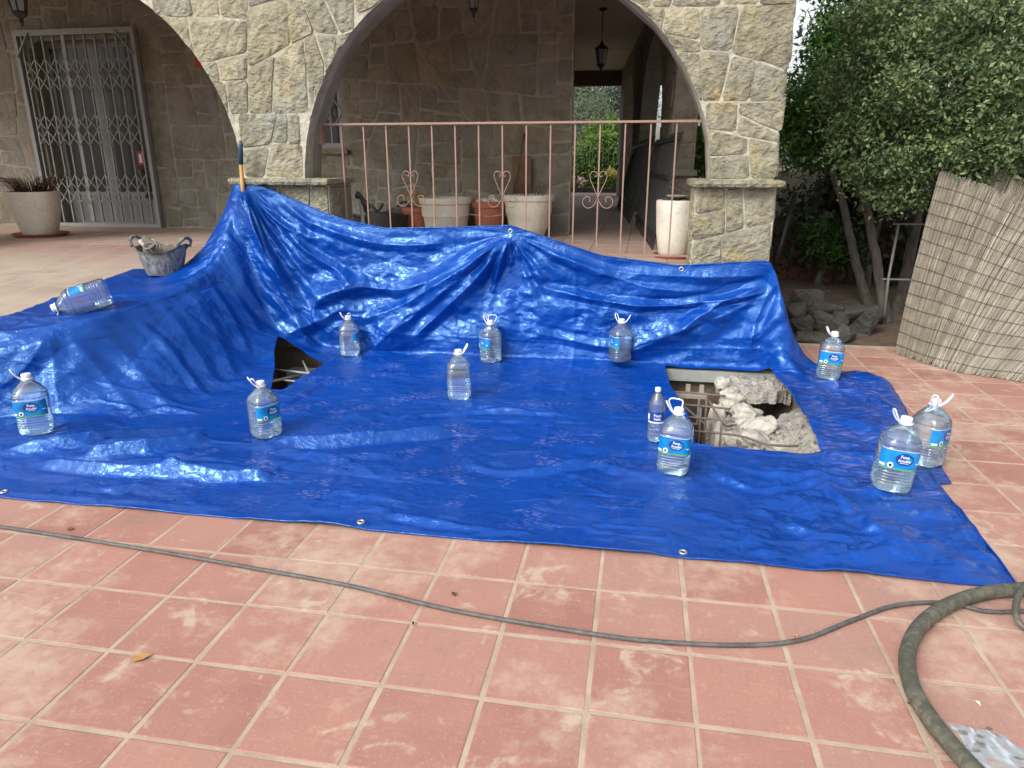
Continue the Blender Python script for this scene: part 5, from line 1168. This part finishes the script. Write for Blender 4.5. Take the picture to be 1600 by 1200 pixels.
o = MB().tube(spline([at_v(*q, 7.86) for q in ((638, -30), (642, 20), (655, 75), (680, 120), (705, 155), (738, 193))], 6), .0035, 5).build('hanging_wire', MAT['pale_wire']); tag(o, 'thin pale wire hanging across the porch stone wall', 'wire')
o = MB().tube(spline([at_v(*q, 5.69) for q in ((735, 335), (765, 338), (790, 336), (798, 352))], 6), .002, 4).build('pink_string', MAT['rail']); tag(o, 'thin pink string tying the tarpaulin eyelet to the railing', 'string')
al = at_v(313, 97, 7.86); o = MB().box(al, (.085, .05, .10)).build('alarm_box', MAT['red']); tag(o, 'small red box fixed on the porch wall at the arch edge', 'box')
# lanterns
def lantern(c, sc, stem, label):
    L = empty('hanging_lantern', c, label, 'lantern', 'black lanterns hanging in the porch'); s = sc
    MB().lathe([(0, 0), (.05*s, 0), (.05*s, -.02*s), (.02*s, -.035*s), (.008*s, -.04*s)], n=14).build('rose', MAT['iron'], L, True)
    MB().tube([(0, 0, -.03*s), (0, 0, -stem)], .006*s, 6).build('stem', MAT['iron'], L, True)
    z = -stem
    MB().lathe([(.012*s, z+.01*s), (.03*s, z-.03*s), (.062*s, z-.055*s), (.095*s, z-.085*s), (.09*s, z-.10*s), (0, z-.10*s)], n=6, smooth=False).build('roof', MAT['iron'], L, True)
    MB().lathe([(.076*s, z-.10*s), (.048*s, z-.28*s)], n=6, smooth=False).build('glass', MAT['frost'], L, True)
    for k in range(6):
        a = 2*pi*k/6; MB().tube([(.08*s*cos(a), .08*s*sin(a), z-.10*s), (.05*s*cos(a), .05*s*sin(a), z-.285*s)], .006*s, 4, smooth=False).build('rib', MAT['iron'], L, True)
    MB().lathe([(.056*s, z-.275*s), (.056*s, z-.295*s), (.03*s, z-.32*s), (.012*s, z-.335*s), (.018*s, z-.355*s), (.004*s, z-.39*s)], n=6, smooth=False).build('base', MAT['iron'], L, True)
    return L
c = at_v(942, 23, 10.6); lantern((c.x, 10.6, CEIL+.02), 1.0, .33+(CEIL+.02-c.z), 'black lantern hanging in the passage beside the garden opening')
c = at_v(740, 29, 7.0); lantern((c.x, 7.0, CEIL+.02), .72, CEIL+.02-c.z-.28, 'black lantern hanging in the middle of the large arch')
c = at_v(35, 42, 5.95); lantern((c.x, 5.95, CEIL+.02), 1.05, CEIL+.02-c.z-.41, 'black lantern hanging at the far left above the grille door')
# dark slatted panels leaning in the passage
def leaning(c0, c1, zt, lean_, n, mat, label, rails, name='slat_fence_panel'):
    r = empty(name, tuple(c0), label, 'fence panel', 'dark slatted panels leaning in the passage'); c0, c1 = Vector(c0), Vector(c1); d = (c1-c0).normalized(); w = Vector((lean_, 0, zt-FL))
    for i in range(n):
        b0 = c0.lerp(c1, i/(n-1)); j = random.uniform(-.01, .01); MB().bar(b0+Vector((0, j, 0)), b0+w+Vector((0, j*2, random.uniform(-.01, .01))), .016, .012).build('slat', mat, r)
    for k in rails: MB().bar(c0+w*k+Vector((-.02, 0, 0)), c1+w*k+Vector((-.02, 0, 0)), .02, .035).build('rail', mat, r)
leaning((-.13, 9.4, FL), (-.42, 13.2, FL), 1.82, .26, 44, MAT['iron'], 'dark slatted panel leaning deeper inside the passage', (.2, .93))
leaning((.12, 6.55, FL), (-.06, 9.2, FL), 1.76, .20, 30, MAT['iron'], 'dark slatted panel leaning nearest the tall white pot', (.12, .62, .95))

# ---------------------------------------------------------------- cable, hose, scraps on the terrace
CAB = [(-80, 812), (0, 823), (100, 838), (250, 862), (420, 892), (550, 916), (700, 952), (860, 980), (1000, 1000), (1150, 1008), (1250, 1000), (1330, 970), (1400, 946), (1480, 942), (1540, 955), (1600, 955), (1700, 950)]
o = MB().tube(spline([at_z(*q, .009)+Vector((0, 0, 0)) for q in CAB], 10), .0078, 8).build('power_cable', MAT['cable']); tag(o, 'thin dusty black cable snaking across the terracotta tiles', 'cable')
HOS = [(1720, 905), (1600, 920), (1540, 926), (1480, 946), (1438, 978), (1418, 1020), (1424, 1070), (1450, 1118), (1490, 1168), (1540, 1222), (1600, 1280)]
o = MB().tube(spline([at_z(*q, .03) for q in HOS], 12), .0245, 14).build('thick_hose', MAT['hose']); tag(o, 'thick dusty dark hose curving at the lower right corner', 'hose')
LOOP = [(1640, 900, .05), (1606, 912, .06), (1592, 930, .07), (1587, 955, .05), (1594, 974, .03), (1612, 985, .02), (1660, 990, .02)]
o = MB().tube(spline([at_z(a, b, c) for a, b, c in LOOP], 10), .011, 8).build('grey_hose', MAT['hose']); tag(o, 'thin grey hose loop at the right edge beside the tarpaulin corner', 'hose')
n = 34; vs = []; A, B, Cc, Dd = at_z(1478, 1132), at_z(1530, 1205), at_z(1680, 1230), at_z(1560, 1150)
for i in range(n):
    for j in range(n):
        s, t = i/(n-1), j/(n-1); p = (A*(1-t)+B*t)*(1-s)+(Dd*(1-t)+Cc*t)*s; k = .035*float(abs(fbm(np.array([p.x*16]), np.array([p.y*16]), 5, 2)[0]-.5))+.004*float(fbm(np.array([p.x*60]), np.array([p.y*60]), 8, 2)[0]); vs.append((p.x+k*.3, p.y-k*.3, .004+k))
o = MB().add(vs, [(i*n+j, (i+1)*n+j, (i+1)*n+j+1, i*n+j+1) for i in range(n-1) for j in range(n-1)], True).build('plastic_scrap', MAT['film']); tag(o, 'crumpled clear plastic film lying beside the thick hose', 'plastic film')
LV = [((110, 828), .03, 'handle_wood', 'yellow dry leaf on a tile at the far left behind the cable'), ((222, 1030), .05, 'handle_wood', 'long yellow leaf on a tile joint at the lower left'), ((709, 930), .026, 'twig', 'small brown crumpled leaf on the tiles behind the cable in the middle'), ((1243, 996), .022, 'handle_wood', 'small yellow leaf touching the cable at the right'), ((1424, 1103), .026, 'twig', 'dark brown leaf on the left side of the thick hose'), ((1527, 1101), .02, 'pebble', 'tiny pale leaf on the tiles inside the hose bend'), ((646, 976), .016, 'twig', 'tiny brown leaf on a tile joint in front of the cable'), ((1545, 1142), .02, 'board', 'reddish leaf beside the plastic film')]
for i, (q, L, mt, lab) in enumerate(LV):
    c = at_z(*q); a = random.uniform(0, pi) if i != 1 else .9; d = Vector((cos(a), sin(a), 0)); w_ = Vector((-sin(a), cos(a), 0))*L*.34
    m = MB().add([c-d*L*.6+Vector((0, 0, .004)), c-d*L*.1+w_+Vector((0, 0, .012)), c+d*L*.6+Vector((0, 0, .006)), c-w_+Vector((0, 0, .010)), c+Vector((0, 0, .002))], [(0, 4, 1), (1, 4, 2), (2, 4, 3), (3, 4, 0)])
    tag(m.build('dry_leaf', MAT[mt]), lab, 'leaf', 'dry leaves on the tiles')

# ---------------------------------------------------------------- rolled reed screen
rs = empty('reed_screen', (2.6, 5.75, 0), 'dry grey brown reed screen standing half unrolled on the tiles', 'reed screen')
BP = [(1397, 552), (1440, 568), (1500, 583), (1560, 592), (1640, 604), (1740, 612)]
TPp = [(1468, 268, 6.42), (1552, 296, 6.15), (1660, 345, 5.95), (1765, 372, 5.85), (1870, 385, 5.8), (1960, 390, 5.8)]
Bc = spline([at_z(*q) for q in BP], 40); Tc = spline([at_v(a, b, v) for a, b, v in TPp], 40); K = len(Bc)-1
def pick(cur, s): f = s*K; i = min(int(f), K-1); return cur[i].lerp(cur[i+1], f-i)
def reeds(n, off, s0, s1, top_extra, seed, r):
    rr = random.Random(seed); V = []; F = []
    for i in range(n):
        s = s0+(s1-s0)*(i+rr.random())/n; b, t = pick(Bc, s), pick(Tc, s); d = (t-b); L = d.length; dd = d/L
        side_v = (pick(Bc, min(1, s+.01))-pick(Bc, max(0, s-.01))).normalized(); nrm = side_v.cross(dd).normalized()
        if nrm.y > 0: nrm = -nrm
        o_ = -nrm*(off+rr.uniform(0, .016)); wob = side_v*.006
        e0 = rr.uniform(-.01, .05) if rr.random() > .2 else rr.uniform(0, .1); e1 = rr.uniform(-.05, .02)+top_extra
        pts = []
        for k in range(5):
            f = k/4; f2 = (e0+(L-e0+e1)*f)/L; belly = .05*sin(pi*f)*(.4+s)
            p = b+d*f2+o_+wob*rr.uniform(-1, 1)-nrm*(-belly); pts.append(p)
        rad = r*rr.uniform(.7, 1.3); base_i = len(V)
        for k, p in enumerate(pts):
            for j in range(4):
                a = pi/2*j+pi/4; V.append(p+(side_v*cos(a)+nrm*sin(a))*rad)
        for k in range(4):
            for j in range(4): F.append((base_i+k*4+j, base_i+k*4+(j+1) % 4, base_i+k*4+4+(j+1) % 4, base_i+k*4+4+j))
    return V, F
V_, F_ = [], []
for args in ((520, 0, 0, 1, 0, 1, .0048), (420, .018, 0, 1, 0, 2, .0048), (300, .036, 0, 1, .0, 3, .005)):
    v, f = reeds(*args); F_ += [tuple(i+len(V_) for i in q) for q in f]; V_ += v
V_ = [(p.x, p.y, max(p.z, .004)) for p in V_]
np_mesh('reeds', V_, np.array(F_), MAT['reed'], rs, False, 'stuff')
v, f = reeds(380, .34, .0, .9, .16, 5, .005); np_mesh('inner_roll', [(p.x, p.y, max(p.z, .004)) for p in v], np.array(f), MAT['reed'], rs, False, 'stuff')
for k in range(13):
    f = .05+.073*k; pts = []; rr = random.Random(k)
    for i in range(61):
        s = i/60; b, t = pick(Bc, s), pick(Tc, s); d = t-b; sv = (pick(Bc, min(1, s+.01))-pick(Bc, max(0, s-.01))).normalized(); nr = sv.cross(d.normalized()).normalized()
        if nr.y > 0: nr = -nr
        p = b+d*(f+.0025*sin(i*.35+k))+nr*(.05*sin(pi*f)*(.4+s)+.006); pts.append(p)
    MB().tube(pts, .0019, 4).build('binding_wire', MAT['iron'], rs)

# ---------------------------------------------------------------- metal frame, rocks, fence, wall and trees on the right
fr = empty('metal_frame', tuple(at_z(1400, 512)), 'thin grey metal stand leaning behind the reed screen', 'metal frame')
f0, f1, f2 = at_z(1380, 512), at_v(1388, 436, 7.15), at_v(1404, 350, 7.2)
MB().tube([f0, f1, f2], .012, 8).build('post', MAT['alu'], fr)
MB().tube([f0+Vector((.26, .0, 0)), f1+Vector((.26, 0, 0)), f2+Vector((.26, 0, 0))], .012, 8).build('post', MAT['alu'], fr)
for p in (at_v(1379, 514, 7.1), f1, f2): MB().bar(p-Vector((.05, 0, 0)), p+Vector((.34, 0, 0)), .022, .012).build('crossbar', MAT['alu'], fr)
ROCKS = [((1261, 473), 42, 34, 7.0, 'large dark rock with a flat top in the upper row of the pile'), ((1280, 459), 30, 17, 7.05, 'pale flat rock on the very top of the pile'), ((1243, 489), 34, 24, 6.85, 'small dark rock at the left end of the pile beside the tarpaulin'), ((1289, 483), 44, 22, 6.95, 'wide dark rock under the pale top rock'), ((1322, 486), 52, 20, 6.95, 'long flat rock on the right of the upper row'), ((1288, 505), 46, 28, 6.75, 'dark square rock in the middle of the lower row'), ((1253, 509), 34, 28, 6.7, 'dark rock in the lower row beside the hanging tarpaulin'), ((1321, 503), 34, 24, 6.8, 'brown wedge rock between the square rock and the biggest rock'), ((1347, 507), 48, 40, 6.75, 'biggest rounded brown rock at the right end of the pile'), ((1317, 523), 30, 26, 6.55, 'small rounded rock in front of the biggest rock'), ((1231, 470), 26, 24, 7.1, 'rock at the left behind the tarpaulin edge in the top row'), ((1270, 530), 46, 16, 6.5, 'low flat rock at the foot of the pile behind a bottle'), ((1366, 492), 26, 26, 7.1, 'rock at the foot of the leaning trunk behind the pile')]
for i, (q, w, h, v, lab) in enumerate(ROCKS):
    c = at_v(*q, v); s = v/FPX*.64; o = bpy.data.objects.new('rock', rock_mesh('rock', (w*s, w*s*.75, h*s*1.1), 300+i, MAT['rock'], n=15)); C.objects.link(o); o.location = c; o.rotation_euler = (0, random.uniform(-.15, .15), random.uniform(-.4, .4)); tag(o, lab, 'rock', 'rocks piled at the foot of the trees')
fe = empty('board_fence', (2.2, 9.3, 0), 'low dark reddish board fence behind the pile of rocks', 'fence')
x = 1.15; i = 0
while x < 4.6:
    w = random.uniform(.115, .135); MB().box((x+w/2, 9.3+random.uniform(-.006, .006), .42+random.uniform(-.02, .02)), (w, .022, .9)).build('board', MAT['wood_red'], fe); x += w+.014; i += 1
for z in (.2, .72): MB().box((2.9, 9.33, z), (3.5, .03, .06)).build('rail', MAT['wood_red'], fe)
o = MB().box((3.2, 9.9, .7), (4.6, .2, 1.4)).build('garden_wall', MAT['mortar_back']); tag(o, 'low grey garden wall behind the reddish board fence', 'wall')
o = MB().tube([at_z(1222, 500, .0)+Vector((0, 1.0, 0)), at_v(1243, 300, 8.3)], .028, 8).build('iron_post', MAT['iron']); tag(o, 'dark iron post beside the house corner behind the rocks', 'post')

def leaves(name, blobs, mat, parent, size, per, seed, up=.35, narrow=.42, sprig=14, spread=.10, hollow=.55):
    """blobs: (centre, (rx,ry,rz), number of sprigs) - leaf-sized blades gathered in sprigs through the crown"""
    rng = np.random.default_rng(seed); CC = []; DD = []
    for c, r, n in blobs:
        d = rng.normal(size=(n, 3)); d /= np.linalg.norm(d, axis=1, keepdims=True); rad = hollow+(1.03-hollow)*rng.random((n, 1))**.6
        ns = max(4, n//9); sc = rng.normal(size=(ns, 3)); sc /= np.linalg.norm(sc, axis=1, keepdims=True); sc *= .55+.42*rng.random((ns, 1)); pick_ = rng.integers(0, ns, n); tight = (rng.random((n, 1)) < .9)*1.0
        dl = rng.normal(size=(n, 3)); dl /= np.linalg.norm(dl, axis=1, keepdims=True); dl[:, 2] = np.abs(dl[:, 2])*.9-.15
        sub = sc[pick_]+dl*.17*rng.random((n, 1))**.4
        lump = 1+.22*np.sin(d[:, :1]*5+c[0]*3)*np.sin(d[:, 1:2]*6+c[1])+.16*np.sin(d[:, 2:3]*8+c[2]*2)
        CC.append(np.array(c)+(sub*tight+d*rad*lump*(1-tight))*np.array(r)); DD.append(np.where(tight > 0, dl, d))
    CC = np.concatenate(CC); DD = np.concatenate(DD); n = len(CC)*sprig
    ctr = np.repeat(CC, sprig, 0)+rng.normal(size=(n, 3))*spread; out = np.repeat(DD, sprig, 0)
    ax = out*.6+rng.normal(size=(n, 3))*.8+np.array([0, 0, up-.15]); ax /= np.linalg.norm(ax, axis=1, keepdims=True)
    nr = rng.normal(size=(n, 3))*.65+np.array([-.25, -.55, 1.0]); w = np.cross(ax, nr); w /= np.linalg.norm(w, axis=1, keepdims=True)+1e-9; nn = np.cross(w, ax)
    L = size*rng.uniform(.6, 1.25, (n, 1)); W = L*narrow*.5
    V = np.stack([ctr-ax*L*.5, ctr+w*W-ax*L*.02+nn*L*.06, ctr+ax*L*.5, ctr-w*W-ax*L*.02+nn*L*.06], 1).reshape(-1, 3)
    i = np.arange(n)[:, None]*4; F = np.concatenate([np.concatenate([i, i+1, i+2], 1), np.concatenate([i, i+2, i+3], 1)], 0)
    return np_mesh(name, V, F, mat, parent, False, 'stuff')
def blob(px, py, v, rpx, n, sy=1.0, sz=1.0): c = at_v(px, py, v); r = rpx*v/FPX; return (tuple(c), (r, r*sy, r*sz), n)
def trunk(path, r0, r1, parent, name='trunk'):
    sp = spline(path, 7); k = len(sp); rr = random.Random(len(path)+int(r0*999)); sp = [p+Vector((rr.uniform(-1, 1), rr.uniform(-1, 1), 0))*r0*.12 for p in sp]
    MB().tube(sp, [r0+(r1-r0)*i/(k-1)+(r0*.5*(1-i/4) if i < 4 else 0) for i in range(k)], 10).build(name, MAT['bark'], parent)
oak = empty('holm_oak', tuple(at_z(1420, 500)), 'grey green small leaved oak spreading above the reed screen', 'tree')
trunk([at_z(1384, 508), at_v(1372, 420, 7.4), at_v(1355, 330, 7.4), at_v(1335, 240, 7.4), at_v(1350, 120, 7.4)], .05, .025, oak)
trunk([at_z(1412, 506)+Vector((0, .3, 0)), at_v(1418, 420, 7.7), at_v(1440, 300, 7.7), at_v(1470, 150, 7.5), at_v(1490, 20, 7.3)], .06, .03, oak)
trunk([at_v(1345, 330, 7.4), at_v(1390, 250, 7.2), at_v(1430, 180, 6.9)], .028, .012, oak, 'limb')
trunk([at_v(1440, 300, 7.7), at_v(1500, 200, 7.3), at_v(1580, 120, 6.9)], .045, .015, oak, 'limb')
leaves('crown', [blob(1395, 225, 6.9, 85, 330, .9, .8), blob(1395, 290, 6.8, 52, 170, .8, .8), blob(1480, 120, 6.7, 120, 560, .8, .8), blob(1560, 200, 6.5, 90, 380, .8, .75), blob(1580, 60, 6.4, 120, 520, .8, .8), blob(1420, 50, 7.0, 95, 400, .8, .8), blob(1500, 245, 6.7, 75, 260, .8, .6), blob(1660, 130, 6.4, 120, 380, .8, 1), blob(1345, 150, 7.2, 65, 230, .8, .9), blob(1500, -40, 6.8, 140, 330, .8, .8)], MAT['leaf_oak'], oak, .046, 1, 5, .3, .5, 15, .06)
lau = empty('laurel_tree', tuple(at_z(1358, 492)), 'bright green laurel with leaning trunk next to the house corner', 'tree')
trunk([at_z(1360, 492), at_v(1335, 400, 7.9), at_v(1318, 320, 8.0), at_v(1300, 255, 8.1), at_v(1310, 130, 8.2)], .05, .025, lau)
trunk([at_v(1306, 275, 8.1), at_v(1270, 258, 8.1), at_v(1235, 262, 8.0)], .022, .008, lau, 'limb')
leaves('crown', [blob(1285, 190, 8.0, 72, 260, .8, 1.0), blob(1322, 95, 8.3, 52, 200, .8, .9), blob(1345, 30, 8.4, 60, 220, .8, .9), blob(1262, 175, 8.2, 34, 90, .8, 1.2), blob(1345, 200, 7.9, 55, 140, .8, 1.1), blob(1370, -60, 8.6, 90, 200, .8, .8)], MAT['leaf_laurel'], lau, .085, 1, 8, .25, .32, 15, .10)
# darker trees behind fill the shade under the crowns
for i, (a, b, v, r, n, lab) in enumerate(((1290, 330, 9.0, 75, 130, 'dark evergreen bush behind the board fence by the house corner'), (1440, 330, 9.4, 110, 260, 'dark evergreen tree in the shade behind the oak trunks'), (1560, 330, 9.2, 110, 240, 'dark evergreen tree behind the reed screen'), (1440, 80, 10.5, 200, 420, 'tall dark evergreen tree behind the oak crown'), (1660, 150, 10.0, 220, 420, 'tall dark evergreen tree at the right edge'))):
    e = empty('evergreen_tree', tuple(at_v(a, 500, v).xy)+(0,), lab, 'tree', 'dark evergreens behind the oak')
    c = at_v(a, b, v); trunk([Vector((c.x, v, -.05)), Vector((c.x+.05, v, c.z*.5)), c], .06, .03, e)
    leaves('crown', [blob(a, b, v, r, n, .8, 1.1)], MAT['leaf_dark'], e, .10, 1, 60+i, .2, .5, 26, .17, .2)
for i, (a, b, v) in enumerate(((1430, 500, 8.2), (1450, 500, 8.6), (1345, 480, 8.8))):
    e = empty('thin_tree', tuple(at_z(a, b).xy)+(0,), ('thin bare trunk just left of the reed screen', 'bare trunk half hidden behind the reed screen', 'bare trunk in the shade between the rocks and the oak')[i], 'tree', 'bare trunks in the shade')
    p = at_v(a, b, v); p.z = -.02; trunk([p, p+Vector((.05, 0, .9)), p+Vector((.22*(i-1), 0, 1.8)), p+Vector((.3*(i-1), .1, 3.0))], .05, .03, e)
hb = empty('ivy_bush', (1.9, 8.9, 0), 'mid green bush hanging over the reddish board fence', 'bush')
leaves('foliage', [blob(1310, 385, 8.9, 34, 60, .7, .7), blob(1285, 360, 8.9, 26, 40, .7, .7)], MAT['leaf_laurel'], hb, .075, 1, 77, .2, .35, 14, .10)
sbh = empty('side_bush', (1.2, 11.0, 0), 'bright green bush glimpsed between the right pier and the side arch', 'bush')
leaves('foliage', [blob(1094, 205, 11.0, 26, 110, .7, 1.5), blob(1098, 255, 11.0, 26, 90, .7, 1.2), blob(1090, 300, 11.0, 30, 90, .7, 1.2)], MAT['leaf_lime'], sbh, .09, 1, 79, .2, .4, 13, .10)
hr = empty('side_hedge', (2.0, 11.5, 0), 'green hedge growing outside the side arches of the porch', 'hedge')
leaves('foliage', [((2.9, 10.2, 1.0), (.6, 1.0, .8), 130), ((2.7, 12.5, 1.1), (.7, 1.4, .9), 130), ((2.6, 15.5, 1.2), (.8, 1.6, 1.0), 130)], MAT['leaf_lime'], hr, .09, 1, 78, .2, .4, 14, .12)

# ---------------------------------------------------------------- garden at the end of the passage
def shrub(name, label, cat, blobs, mat, size, seed, **kw):
    c, r, _ = blobs[0]; e = empty(name, (c[0], c[1], FL), label, cat); leaves('foliage', blobs, mat, e, size, 1, seed, **kw)
    MB().tube([(c[0], c[1], FL-.1), (c[0]+.03, c[1], c[2])], [.05, .03], 8).build('stem', MAT['bark'], e); return e
shrub('garden_hedge', 'bright green hedge behind the thin fence at the passage end', 'hedge', [blob(925, 262, 21.5, 26, 420, .8, 1.5), blob(950, 250, 21.8, 24, 380, .8, 1.5), blob(900, 265, 21.5, 20, 300, .8, 1.4), blob(975, 262, 21.5, 22, 280, .8, 1.4)], MAT['leaf_lime'], .11, 81, sprig=10, spread=.12)
shrub('lime_bush', 'yellowish green bush above the hedge at the passage end', 'bush', [blob(942, 215, 23.5, 22, 420, .8, .9), blob(955, 205, 23.5, 14, 160, .8, .9)], MAT['leaf_lime'], .12, 82, sprig=9, spread=.14)
shrub('olive_tree', 'silvery olive tree seen through the end of the passage', 'tree', [blob(922, 188, 27, 34, 620, .8, .85), blob(948, 200, 27, 22, 260, .8, .8), blob(896, 205, 27, 22, 260, .8, .9)], MAT['leaf_olive'], .13, 83, sprig=10, spread=.22, narrow=.22)
for i, (a, b, r, lab) in enumerate(((955, 152, 30, 'dark pine behind the olive tree, right side of the passage end'), (903, 150, 20, 'pale pine behind the olive tree, left side of the passage end'), (990, 170, 30, 'dark pine hidden partly by the far pier'))):
    shrub('pine_tree', lab, 'tree', [blob(a, b, 46, r, 420, .8, .9)], MAT['leaf_pine' if i != 1 else 'leaf_olive'], .22, 84+i, sprig=12, spread=.35, narrow=.2)['group'] = 'pines beyond the garden'
e = empty('flower_bush', tuple(at_v(956, 290, 20.2)), 'yellow flowering bush at the right of the passage end', 'bush'); leaves('leaves', [blob(953, 282, 20.2, 15, 130, .8, .9)], MAT['leaf_lime'], e, .09, 1, 90, .2, .4, 10, .08); leaves('petals', [blob(955, 272, 20.1, 11, 50, .8, .6)], MAT['petal_y'], e, .09, 1, 91, .2, .8, 7, .05)
e = empty('flower_bush', tuple(at_v(905, 295, 20.2)), 'pale pink flowering plant at the left of the passage end', 'bush'); leaves('leaves', [blob(904, 290, 20.2, 9, 60, .8, .9)], MAT['leaf_lime'], e, .08, 1, 92, .2, .4, 10, .06); leaves('petals', [blob(905, 288, 20.1, 8, 26, .8, .8)], MAT['petal_p'], e, .08, 1, 93, .2, .8, 7, .05)
gf = empty('garden_fence', tuple(at_v(930, 300, 20.8)), 'thin black wire fence before the hedge at the passage end', 'fence')
a, b = at_v(885, 228, 20.8), at_v(985, 228, 20.8)
MB().tube([a, b], .012, 5).build('rail', MAT['iron'], gf)
for i in range(13): p = a.lerp(b, i/12); MB().tube([p, Vector((p.x, p.y, FL-.05))], .010, 5).build('post', MAT['iron'], gf)
MB().box(((a.x+b.x)/2, 19.6, FL+.03), (3.2, .14, .16)).build('garden_kerb', MAT['rock'], gf)
print('objects', len(bpy.data.objects))
